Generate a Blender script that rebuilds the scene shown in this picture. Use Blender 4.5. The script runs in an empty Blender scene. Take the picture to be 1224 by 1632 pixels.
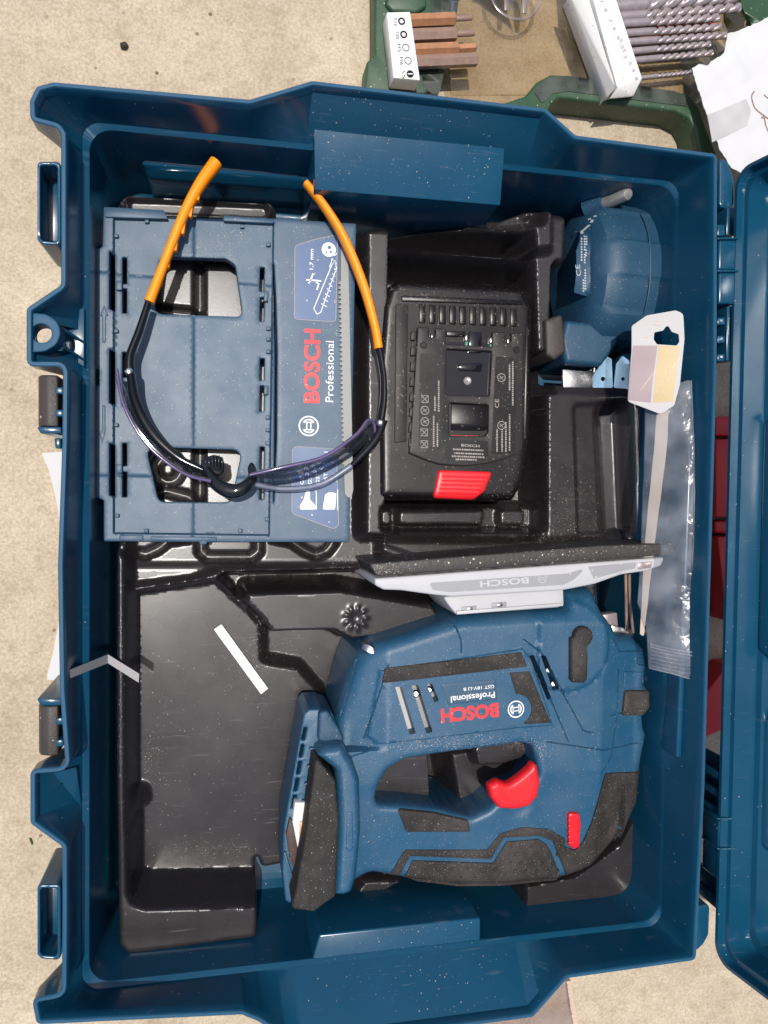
import bpy, bmesh, math, random
import numpy as np
from mathutils import Vector, Matrix, Quaternion
from mathutils.geometry import delaunay_2d_cdt

random.seed(7); rng = np.random.default_rng(7)
scene = bpy.context.scene
COL = scene.collection
MM = 0.001

# ------------------------------------------------------------------ camera
CAM = np.array([-90.3, 39.8, 486.4])                 # millimetres above the concrete
R = np.array([[0.97921715, -0.00582492, -0.20273096],
              [0.01244548, 0.99942949, 0.03139742],
              [0.20243241, -0.03326797, 0.978731]])
FOC, PX, PY = 1233.0, 612.0, 816.0
cd = bpy.data.cameras.new('camera'); cam = bpy.data.objects.new('camera', cd); COL.objects.link(cam)
cam.matrix_world = Matrix.Translation(Vector(CAM * MM)) @ Matrix(R.tolist()).to_4x4()
cd.sensor_fit = 'VERTICAL'; cd.sensor_height = 36.0; cd.lens = FOC / 1632 * 36.0
cd.clip_start = 0.01; cd.clip_end = 50
scene.camera = cam

# ------------------------------------------------------------------ light
SUN_TILT, SUN_AZ = math.radians(8), (-0.8, 0.6)
sdir = Vector((math.sin(SUN_TILT) * SUN_AZ[0], math.sin(SUN_TILT) * SUN_AZ[1], math.cos(SUN_TILT)))
world = bpy.data.worlds.new('World'); scene.world = world; world.use_nodes = True
wn = world.node_tree
sky = wn.nodes.new('ShaderNodeTexSky'); sky.sky_type = 'NISHITA'; sky.sun_disc = False
sky.sun_elevation = math.pi / 2 - SUN_TILT; sky.sun_rotation = math.atan2(SUN_AZ[0], SUN_AZ[1])
sky.dust_density = 3.0; sky.air_density = 1.0
bg = wn.nodes['Background']; bg.inputs['Strength'].default_value = 0.125
wn.links.new(sky.outputs[0], bg.inputs['Color'])
sl = bpy.data.lights.new('flash_sun', 'SUN'); sl.energy = 3.3; sl.angle = math.radians(0.53); sl.color = (1.0, 0.965, 0.91)  # sun lamp added in place of a camera flash, aimed near overhead
flash_sun = bpy.data.objects.new('flash_sun', sl); COL.objects.link(flash_sun); flash_sun.rotation_euler = sdir.to_track_quat('Z', 'Y').to_euler()
flash_sun.location = (0, 0, 2)
scene.view_settings.view_transform = 'Standard'; scene.view_settings.look = 'None'
scene.view_settings.exposure = 0.22; scene.view_settings.gamma = 1.0
scene.cycles.max_bounces = 8; scene.cycles.transparent_max_bounces = 12
scene.cycles.caustics_reflective = False; scene.cycles.caustics_refractive = False

# ------------------------------------------------------------------ helpers
def U(x, y, z):
    """point of the plane at height z (mm) seen in the photograph at x, y"""
    d = R @ np.array([(x - PX) / FOC, (PY - y) / FOC, -1.0]); t = (z - CAM[2]) / d[2]
    return CAM + t * d
def UP(pts, z): return np.array([U(x, y, z)[:2] for x, y in pts])
def U3(pts): return np.array([U(x, y, z) for x, y, z in pts])
def US(pts, fun):
    out = []
    for x, y in pts:
        z = 60.0
        for _ in range(8):
            p = U(x, y, z); z = float(fun(np.array([p[:2]]))[0])
        out.append(p[:2])
    return np.array(out)

ORG = {}
def link(o, parent=None):
    COL.objects.link(o)
    if parent is not None: o.parent = parent
    return o
def tag(o, label=None, cat=None, group=None, kind=None):
    for k, v in (('label', label), ('category', cat), ('group', group), ('kind', kind)):
        if v: o[k] = v
    return o
def thing(name, label, cat, loc, group=None):
    o = bpy.data.objects.new(name, None); link(o); o.empty_display_size = 0.01
    o.location = Vector([float(c) for c in loc]) * MM; ORG[o] = np.array(loc, float)
    return tag(o, label, cat, group)
def mesh(name, V, F, m, parent=None, ang=38, smooth=True):
    V = np.asarray(V, float)
    org = ORG[parent] if parent is not None else np.array([V[:, 0].mean(), V[:, 1].mean(), V[:, 2].min()])
    me = bpy.data.meshes.new(name); me.from_pydata(((V - org) * MM).tolist(), [], [list(map(int, f)) for f in F])
    ms = m if isinstance(m, (list, tuple)) else [m]
    for q in ms: me.materials.append(q)
    bm = bmesh.new(); bm.from_mesh(me); bmesh.ops.recalc_face_normals(bm, faces=bm.faces); bm.to_mesh(me); bm.free()
    if smooth:
        me.shade_smooth(); me.set_sharp_from_angle(angle=math.radians(ang))
    me.update()
    o = bpy.data.objects.new(name, me); link(o, parent); ORG[o] = org
    if parent is None: o.location = Vector(org) * MM
    return o
def join(parts):
    V, F, n = [], [], 0
    for v, f in parts:
        V += [list(p) for p in v]; F += [[i + n for i in g] for g in f]; n += len(v)
    return np.array(V), F

# ---- 2-D tools
def fillet(pts, r, seg=5):
    pts = [np.array(p[:2], float) for p in pts]; n = len(pts); out = []
    rs = r if isinstance(r, (list, tuple)) else [r] * n
    for i in range(n):
        p, a, b = pts[i], pts[i - 1], pts[(i + 1) % n]
        u, v = a - p, b - p; lu, lv = np.linalg.norm(u), np.linalg.norm(v)
        if lu < 1e-6 or lv < 1e-6: continue
        u /= lu; v /= lv
        c = np.clip(u @ v, -1, 1); th = math.acos(c)
        if rs[i] <= 0 or th > math.pi - 0.08: out.append(p); continue
        t = min(rs[i] / math.tan(th / 2), 0.48 * lu, 0.48 * lv); rr = t * math.tan(th / 2)
        cen = p + (u + v) / np.linalg.norm(u + v) * (rr / math.sin(th / 2))
        a0 = p + u * t - cen; a1 = p + v * t - cen
        s0 = math.atan2(a0[1], a0[0]); da = (math.atan2(a1[1], a1[0]) - s0 + math.pi) % (2 * math.pi) - math.pi
        for k in range(seg + 1):
            s = s0 + da * k / seg; out.append(cen + rr * np.array([math.cos(s), math.sin(s)]))
    return np.array(out)
def resample(P, step, closed=True):
    P = np.asarray(P, float); out = []
    n = len(P)
    for i in range(n if closed else n - 1):
        a, b = P[i], P[(i + 1) % n]; L = np.linalg.norm(b - a)
        if L < 1e-4: continue
        k = max(1, int(math.ceil(L / step)))
        for j in range(k): out.append(a + (b - a) * j / k)
    if not closed: out.append(P[-1])
    return np.array(out)
def ccw(P):
    P = np.asarray(P, float)
    x, y = P[:, 0], P[:, 1]
    return P if (x * np.roll(y, -1) - y * np.roll(x, -1)).sum() > 0 else P[::-1]
def segdist(Q, A, B):
    out = np.full(len(Q), 1e9)
    for a, b in zip(A, B):
        d = b - a; L = d @ d
        t = np.clip(((Q - a) @ d) / L, 0, 1) if L > 1e-12 else np.zeros(len(Q))
        out = np.minimum(out, ((Q - a - t[:, None] * d) ** 2).sum(1))
    return np.sqrt(out)
def inside(Q, P):
    r = np.zeros(len(Q), bool)
    for a, b in zip(P, np.roll(P, -1, 0)):
        c = (a[1] > Q[:, 1]) != (b[1] > Q[:, 1])
        if abs(b[1] - a[1]) > 1e-12:
            r ^= c & (Q[:, 0] < (b[0] - a[0]) * (Q[:, 1] - a[1]) / (b[1] - a[1]) + a[0])
    return r
def sdf0(Q, loops):
    """positive inside the outline and outside its holes"""
    Q = np.asarray(Q, float); d = np.full(len(Q), 1e9); ins = inside(Q, loops[0])
    for i, P in enumerate(loops):
        d = np.minimum(d, segdist(Q, P, np.roll(P, -1, 0)))
        if i: ins &= ~inside(Q, P)
    return np.where(ins, d, -d)
sdf = sdf0
def sstep(x): x = np.clip(x, 0, 1); return x * x * (3 - 2 * x)
def polydist(Q, pts): P = np.asarray(pts, float); return segdist(np.asarray(Q, float), P[:-1], P[1:])

def field(loops, zf, zb, step=1.6, res=None, rings=(), extra_pts=None):
    """closed solid over an outline (with holes): top zf(xy, d), straight sides to zb (number or function)"""
    raw = [ccw(np.asarray(l, float)) for l in loops]
    loops = [resample(l, step) for l in raw]
    def sdf(Q, _): return sdf0(Q, raw)
    pts = []; edges = []; n = 0
    for li, P in enumerate(loops):
        pts.append(P); edges += [(n + i, n + (i + 1) % len(P)) for i in range(len(P))]; n += len(P)
    nb = n
    for dk in rings:
        for li, P in enumerate(loops):
            t = np.roll(P, -1, 0) - np.roll(P, 1, 0); t /= np.linalg.norm(t, axis=1)[:, None] + 1e-9
            nn = np.c_[-t[:, 1], t[:, 0]] * (1 if li == 0 else -1)
            q = P + nn * dk; pts.append(q[sdf(q, loops) > 0.93 * dk])
    if res:
        lo, hi = loops[0].min(0), loops[0].max(0)
        gx, gy = np.meshgrid(np.arange(lo[0], hi[0], res), np.arange(lo[1], hi[1], res * 0.87))
        gx = gx + (np.arange(gx.shape[0]) % 2)[:, None] * res / 2
        g = np.c_[gx.ravel(), gy.ravel()]; lim = (max(rings) if len(rings) else 0) + res * 0.45
        pts.append(g[sdf(g, loops) > lim])
    if extra_pts is not None: pts.append(extra_pts[sdf(extra_pts, loops) > 0.35])
    A = np.vstack(pts)
    vs, es, fs, ov, oe, of = delaunay_2d_cdt([Vector(p) for p in A], edges, [], 0, 1e-4)
    A2 = np.array([list(v)[:2] for v in vs])
    tri = np.array([f for f in fs if len(f) == 3])
    cen = A2[tri].mean(1); tri = tri[sdf(cen, loops) > 0]
    d = np.maximum(sdf(A2, loops), 0)
    new = {}
    for i, o in enumerate(ov):
        for k in o:
            if k < nb: new[k] = i
    bd = set(new.values())
    for i in bd: d[i] = 0
    z = zf(A2, d)
    V = np.c_[A2, z].tolist(); F = [list(t) for t in tri]
    base = {}
    zbf = (lambda q: np.full(len(q), float(zb))) if not callable(zb) else zb
    zbv = zbf(A2)
    n = 0
    for P in loops:
        ids = [new[n + i] for i in range(len(P))]; n += len(P)
        for i in ids:
            if i not in base: base[i] = len(V); V.append([A2[i][0], A2[i][1], min(zbv[i], V[i][2] - 0.01)])
        for a, b in zip(ids, ids[1:] + ids[:1]):
            if a != b: F.append([a, b, base[b], base[a]])
    return np.array(V), F
def near(P, k, closed=True):
    P = resample(ccw(P) if closed else P, 1.3, closed); t = np.roll(P, -1, 0) - np.roll(P, 1, 0)
    if not closed: t = np.gradient(P, axis=0)
    t /= np.linalg.norm(t, axis=1)[:, None] + 1e-9
    return P + np.c_[-t[:, 1], t[:, 0]] * k
def dome(r, h=None):
    h = r if h is None else h
    return lambda d: h * (np.sqrt(np.clip(1 - (1 - np.minimum(d / r, 1)) ** 2, 0, 1)) - 1)
def pillow(name, loops, zb, zt, r, m, parent=None, h=None, res=None, extra=None, step=1.6, ang=38):
    """outline solid with a rounded upper edge; returns object and its surface function"""
    loops = [np.asarray(l, float) for l in loops]
    pr = dome(r, h); L = [ccw(l) for l in loops]
    top = zt if callable(zt) else (lambda q: np.full(len(q), float(zt)))
    def zf(q, d):
        z = top(q) + pr(d)
        return z + extra(q) if extra else z
    def fun(q): return zf(q, np.maximum(sdf(q, L), 0))
    rings = [r * k for k in (0.04, 0.14, 0.3, 0.52, 0.78, 1.0)] if r > 2.5 else [r * k for k in (0.12, 0.42, 1.0)]
    V, F = field(loops, zf, zb, step, res, rings)
    return mesh(name, V, F, m, parent, ang), fun
def patch(name, outline, fun, off, m, parent, res=3.0, step=1.5, r=0.5, holes=(), extra=None):
    loops = [np.asarray(outline, float)] + [np.asarray(h, float) for h in holes]
    pr = dome(r, off * 0.8)
    V, F = field(loops, lambda q, d: fun(q) + off + pr(d) + (extra(q) if extra else 0), lambda q: fun(q) - 0.6, step, res, (r * 0.3, r))
    return mesh(name, V, F, m, parent)
def hull(pts, bevel=0.0, seg=2):
    bm = bmesh.new()
    for p in pts: bm.verts.new([float(c) for c in p])
    r = bmesh.ops.convex_hull(bm, input=bm.verts)
    bmesh.ops.dissolve_limit(bm, angle_limit=0.03, verts=bm.verts, edges=bm.edges)
    if bevel: bmesh.ops.bevel(bm, geom=bm.edges[:], offset=bevel, segments=seg, profile=0.5, affect='EDGES', clamp_overlap=True)
    bm.verts.index_update(); V = [list(v.co) for v in bm.verts]; F = [[v.index for v in f.verts] for f in bm.faces]; bm.free()
    return np.array(V), F
def box_pts(xy, z0, z1): return [(x, y, z) for x, y in xy for z in (z0, z1)]
def slab(name, pxs, zt, zb, m, parent=None, bevel=0.6, seg=2, ang=38):
    """convex slab whose top outline is seen at pxs"""
    V, F = hull(box_pts(UP(pxs, zt), zb, zt), bevel, seg); return mesh(name, V, F, m, parent, ang)
def spline(P, n=8):
    P = np.asarray(P, float); out = []
    for i in range(len(P) - 1):
        p0, p1, p2, p3 = P[max(i - 1, 0)], P[i], P[i + 1], P[min(i + 2, len(P) - 1)]
        for k in range(n):
            t = k / n
            out.append(0.5 * (2 * p1 + (p2 - p0) * t + (2 * p0 - 5 * p1 + 4 * p2 - p3) * t * t + (3 * p1 - p0 - 3 * p2 + p3) * t ** 3))
    out.append(P[-1]); return np.array(out)
def sweep(P, w, h, n=14, e=2.0, up=(0, 0, 1)):
    """superellipse section carried along P; w across, h along up"""
    P = np.asarray(P, float); k = len(P); up = np.array(up, float)
    w = np.interp(np.linspace(0, 1, k), np.linspace(0, 1, len(np.atleast_1d(w))), np.atleast_1d(w))
    h = np.interp(np.linspace(0, 1, k), np.linspace(0, 1, len(np.atleast_1d(h))), np.atleast_1d(h))
    V, F = [], []
    for i in range(k):
        t = P[min(i + 1, k - 1)] - P[max(i - 1, 0)]; t /= np.linalg.norm(t) + 1e-9
        s = np.cross(t, up); s /= np.linalg.norm(s) + 1e-9; u = np.cross(s, t)
        for j in range(n):
            a = 2 * math.pi * j / n; c, q = math.cos(a), math.sin(a)
            V.append(P[i] + s * (w[i] / 2) * np.sign(c) * abs(c) ** (2 / e) + u * (h[i] / 2) * np.sign(q) * abs(q) ** (2 / e))
    for i in range(k - 1):
        for j in range(n):
            a, b = i * n + j, i * n + (j + 1) % n; F.append([a, b, b + n, a + n])
    F.append(list(range(n))); F.append(list(range((k - 1) * n, k * n)))
    return np.array(V), F
def ribbon(lo, hi, t):
    """upright band between two 3-D curves, t thick"""
    n = len(lo); V, F = [], []
    for i in range(n):
        tg = lo[min(i + 1, n - 1)] - lo[max(i - 1, 0)]; nrm = np.array([-tg[1], tg[0], 0]); nrm /= np.linalg.norm(nrm) + 1e-9
        rows = 7
        for s in (-0.5, 0.5):
            for k in range(rows): V.append(lo[i] + (hi[i] - lo[i]) * k / (rows - 1) + nrm * t * s)
    q = 14
    for i in range(n - 1):
        a, b = i * q, (i + 1) * q
        for k in range(6):
            F.append([a + k, a + k + 1, b + k + 1, b + k]); F.append([a + 7 + k, b + 7 + k, b + 8 + k, a + 8 + k])
        F.append([a, b, b + 7, a + 7]); F.append([a + 6, a + 13, b + 13, b + 6])
    F.append(list(range(7)) + list(range(13, 6, -1))); e = (n - 1) * q
    F.append([e + k for k in list(range(7)) + list(range(13, 6, -1))])
    return np.array(V), F
def ring_pts(c, r, n=28): return np.array([[c[0] + r * math.cos(2 * math.pi * k / n), c[1] + r * math.sin(2 * math.pi * k / n)] for k in range(n)])
def print_text(name, s, a, b, height, fun, m, parent, off=0.12, bold=0.0, lift=0.0):
    """flat lettering whose baseline runs from a to b (mm), letters height mm tall"""
    c = bpy.data.curves.new('lettering', 'FONT'); c.body = s; c.size = 1.0; c.offset = bold; c.resolution_u = 3
    t = bpy.data.objects.new('lettering', c); COL.objects.link(t)
    me = t.evaluated_get(bpy.context.evaluated_depsgraph_get()).to_mesh()
    V = np.array([v.co[:] for v in me.vertices]); F = [list(p.vertices) for p in me.polygons]
    bpy.data.objects.remove(t); bpy.data.curves.remove(c)
    a, b = np.array(a[:2], float), np.array(b[:2], float); u = b - a; L = np.linalg.norm(u); u /= L; v = np.array([-u[1], u[0]])
    x = (V[:, 0] - V[:, 0].min()) / (V[:, 0].max() - V[:, 0].min()) * L; y = V[:, 1] / 0.727 * height
    q = a + x[:, None] * u + y[:, None] * v
    W = np.c_[q, fun(q) + off]
    return mesh(name, W, F, m, parent, smooth=False)
def logo(name, c, r, ang, fun, m, parent, off=0.12):
    """ring with an armature inside"""
    c = np.array(c[:2]); u = np.array([math.cos(ang), math.sin(ang)]); v = np.array([-u[1], u[0]])
    parts = []
    def quadstrip(A, B):
        V = np.vstack([A, B]); n = len(A); return V, [[i, i + 1, n + i + 1, n + i] for i in range(n - 1)]
    th = np.linspace(0, 2 * math.pi, 41)
    circ = lambda rr, t: c + rr * (np.cos(t)[:, None] * u + np.sin(t)[:, None] * v)
    parts.append(quadstrip(circ(r, th), circ(r * 0.86, th)))
    for s in (1, -1):
        t1 = np.linspace(-0.95, 0.95, 12) + (0 if s > 0 else math.pi)
        parts.append(quadstrip(circ(r * 0.7, t1), circ(r * 0.56, t1)))
        x = s * r * 0.36
        parts.append((np.array([c + u * (x - r * .06) - v * r * .56, c + u * (x + r * .06) - v * r * .56, c + u * (x + r * .06) + v * r * .56, c + u * (x - r * .06) + v * r * .56]), [[0, 1, 2, 3]]))
        y = s * r * 0.2
        parts.append((np.array([c - u * r * .36 + v * (y - r * .06), c + u * r * .36 + v * (y - r * .06), c + u * r * .36 + v * (y + r * .06), c - u * r * .36 + v * (y + r * .06)]), [[0, 1, 2, 3]]))
    V, F = join(parts)
    return mesh(name, np.c_[V, fun(V) + off], F, m, parent, smooth=False)
def strokes(name, lines, w, fun, m, parent, off=0.12):
    """flat printed line work"""
    parts = []
    for P in lines:
        P = np.asarray(P, float)
        t = np.gradient(P, axis=0); t /= np.linalg.norm(t, axis=1)[:, None] + 1e-9; nn = np.c_[-t[:, 1], t[:, 0]] * w / 2
        V = np.vstack([P + nn, P - nn]); n = len(P); parts.append((V, [[i, i + 1, n + i + 1, n + i] for i in range(n - 1)]))
    V, F = join(parts)
    return mesh(name, np.c_[V, fun(V) + off], F, m, parent, smooth=False)
def flat(z): return lambda q: np.full(len(q), float(z))

# ------------------------------------------------------------------ materials
def mat(name, col, rough=0.45, spec=0.5, metal=0.0, var=0.12, vscale=60, bump=0.0, bscale=900, speck=0.0, sscale=520, speckcol=(0.55, 0.47, 0.37), rvar=0.1, haze=0.0, coat=0.0, trans=0.0, scratch=0.0):
    m = bpy.data.materials.new(name); m.use_nodes = True; nt = m.node_tree; N = nt.nodes; L = nt.links
    p = N['Principled BSDF']; tc = N.new('ShaderNodeTexCoord'); co = tc.outputs['Object']
    p.inputs['Roughness'].default_value = rough; p.inputs['Metallic'].default_value = metal
    p.inputs['Specular IOR Level'].default_value = spec; p.inputs['Coat Weight'].default_value = coat; p.inputs['Coat Roughness'].default_value = 0.08
    p.inputs['Transmission Weight'].default_value = trans
    n1 = N.new('ShaderNodeTexNoise'); n1.inputs['Scale'].default_value = vscale; n1.inputs['Detail'].default_value = 6; L.new(co, n1.inputs['Vector'])
    mx = N.new('ShaderNodeMix'); mx.data_type = 'RGBA'
    mx.inputs['A'].default_value = tuple(c * (1 - var) for c in col) + (1,); mx.inputs['B'].default_value = tuple(min(1, c * (1 + var)) for c in col) + (1,)
    L.new(n1.outputs['Fac'], mx.inputs['Factor']); out = mx.outputs['Result']
    if haze:
        n3 = N.new('ShaderNodeTexNoise'); n3.inputs['Scale'].default_value = 28; n3.inputs['Detail'].default_value = 8; n3.inputs['Roughness'].default_value = 0.7; L.new(co, n3.inputs['Vector'])
        mr = N.new('ShaderNodeMapRange'); mr.inputs['From Min'].default_value = 0.45; mr.inputs['From Max'].default_value = 0.8; mr.inputs['To Max'].default_value = haze; L.new(n3.outputs['Fac'], mr.inputs['Value'])
        mh = N.new('ShaderNodeMix'); mh.data_type = 'RGBA'; L.new(mr.outputs['Result'], mh.inputs['Factor']); L.new(out, mh.inputs['A']); mh.inputs['B'].default_value = speckcol + (1,); out = mh.outputs['Result']
    if speck:
        v = N.new('ShaderNodeTexVoronoi'); v.inputs['Scale'].default_value = sscale; L.new(co, v.inputs['Vector'])
        a = N.new('ShaderNodeMath'); a.operation = 'LESS_THAN'; a.inputs[1].default_value = 0.27; L.new(v.outputs['Distance'], a.inputs[0])
        sp = N.new('ShaderNodeSeparateColor'); L.new(v.outputs['Color'], sp.inputs[0])
        n4 = N.new('ShaderNodeTexNoise'); n4.inputs['Scale'].default_value = 40; L.new(co, n4.inputs['Vector'])
        ad = N.new('ShaderNodeMath'); ad.operation = 'MULTIPLY'; ad.inputs[1].default_value = speck * 2; L.new(n4.outputs['Fac'], ad.inputs[0])
        b = N.new('ShaderNodeMath'); b.operation = 'LESS_THAN'; L.new(sp.outputs['Red'], b.inputs[0]); L.new(ad.outputs[0], b.inputs[1])
        c = N.new('ShaderNodeMath'); c.operation = 'MULTIPLY'; L.new(a.outputs[0], c.inputs[0]); L.new(b.outputs[0], c.inputs[1])
        c2 = N.new('ShaderNodeMath'); c2.operation = 'MULTIPLY'; L.new(c.outputs[0], c2.inputs[0]); L.new(sp.outputs['Green'], c2.inputs[1])
        m3 = N.new('ShaderNodeMix'); m3.data_type = 'RGBA'; L.new(c2.outputs[0], m3.inputs['Factor']); L.new(out, m3.inputs['A']); m3.inputs['B'].default_value = speckcol + (1,); out = m3.outputs['Result']
    if scratch:
        for k, (sx, sy, rz) in enumerate(((45, 800, 0.10), (40, 900, -0.16))):
            mp = N.new('ShaderNodeMapping'); mp.inputs['Scale'].default_value = (sx, sy, 30); mp.inputs['Rotation'].default_value = (0, 0, rz); L.new(co, mp.inputs['Vector'])
            ns = N.new('ShaderNodeTexNoise'); ns.inputs['Scale'].default_value = 1; ns.inputs['Detail'].default_value = 2; L.new(mp.outputs[0], ns.inputs['Vector'])
            mr4 = N.new('ShaderNodeMapRange'); mr4.inputs['From Min'].default_value = 0.69; mr4.inputs['From Max'].default_value = 0.76; mr4.inputs['To Max'].default_value = scratch; L.new(ns.outputs['Fac'], mr4.inputs['Value'])
            ms_ = N.new('ShaderNodeMix'); ms_.data_type = 'RGBA'; L.new(mr4.outputs['Result'], ms_.inputs['Factor']); L.new(out, ms_.inputs['A']); ms_.inputs['B'].default_value = (0.5, 0.5, 0.5, 1); out = ms_.outputs['Result']
    L.new(out, p.inputs['Base Color'])
    if rvar:
        mr2 = N.new('ShaderNodeMapRange'); mr2.inputs['To Min'].default_value = max(0.02, rough - rvar); mr2.inputs['To Max'].default_value = rough + rvar
        L.new(n1.outputs['Fac'], mr2.inputs['Value']); L.new(mr2.outputs['Result'], p.inputs['Roughness'])
    if bump:
        nb = N.new('ShaderNodeTexNoise'); nb.inputs['Scale'].default_value = bscale; nb.inputs['Detail'].default_value = 3; L.new(co, nb.inputs['Vector'])
        bp = N.new('ShaderNodeBump'); bp.inputs['Strength'].default_value = bump; bp.inputs['Distance'].default_value = 0.0004; L.new(nb.outputs['Fac'], bp.inputs['Height']); L.new(bp.outputs['Normal'], p.inputs['Normal'])
    return m
def film(name, tint, gloss=0.25, rough=0.12, body=0.2, bodycol=(0.8, 0.8, 0.8), bump=0.0, bscale=60, ior=1.3):
    m = bpy.data.materials.new(name); m.use_nodes = True; N = m.node_tree.nodes; L = m.node_tree.links
    N.remove(N['Principled BSDF']); o = N['Material Output']
    t = N.new('ShaderNodeBsdfTransparent'); t.inputs['Color'].default_value = tint + (1,)
    g = N.new('ShaderNodeBsdfGlossy'); g.inputs['Roughness'].default_value = rough
    d = N.new('ShaderNodeBsdfDiffuse'); d.inputs['Color'].default_value = bodycol + (1,)
    a = N.new('ShaderNodeMixShader'); tc = N.new('ShaderNodeTexCoord'); ns = N.new('ShaderNodeTexNoise'); ns.inputs['Scale'].default_value = bscale; ns.inputs['Detail'].default_value = 7; L.new(tc.outputs['Object'], ns.inputs['Vector'])
    mr = N.new('ShaderNodeMapRange'); mr.inputs['From Min'].default_value = 0.35; mr.inputs['From Max'].default_value = 0.7; mr.inputs['To Min'].default_value = body * 0.4; mr.inputs['To Max'].default_value = body * 1.6; L.new(ns.outputs['Fac'], mr.inputs['Value'])
    L.new(mr.outputs['Result'], a.inputs[0]); L.new(t.outputs[0], a.inputs[1]); L.new(d.outputs[0], a.inputs[2])
    b = N.new('ShaderNodeMixShader'); f = N.new('ShaderNodeFresnel'); f.inputs['IOR'].default_value = ior
    ad = N.new('ShaderNodeMath'); ad.operation = 'ADD'; ad.use_clamp = True; ad.inputs[1].default_value = gloss * 0.2; L.new(f.outputs[0], ad.inputs[0])
    L.new(ad.outputs[0], b.inputs[0]); L.new(a.outputs[0], b.inputs[1]); L.new(g.outputs[0], b.inputs[2]); L.new(b.outputs[0], o.inputs['Surface'])
    if bump:
        bp = N.new('ShaderNodeBump'); bp.inputs['Strength'].default_value = bump; bp.inputs['Distance'].default_value = 0.002; L.new(ns.outputs['Fac'], bp.inputs['Height']); L.new(bp.outputs[0], g.inputs['Normal'])
    return m
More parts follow.
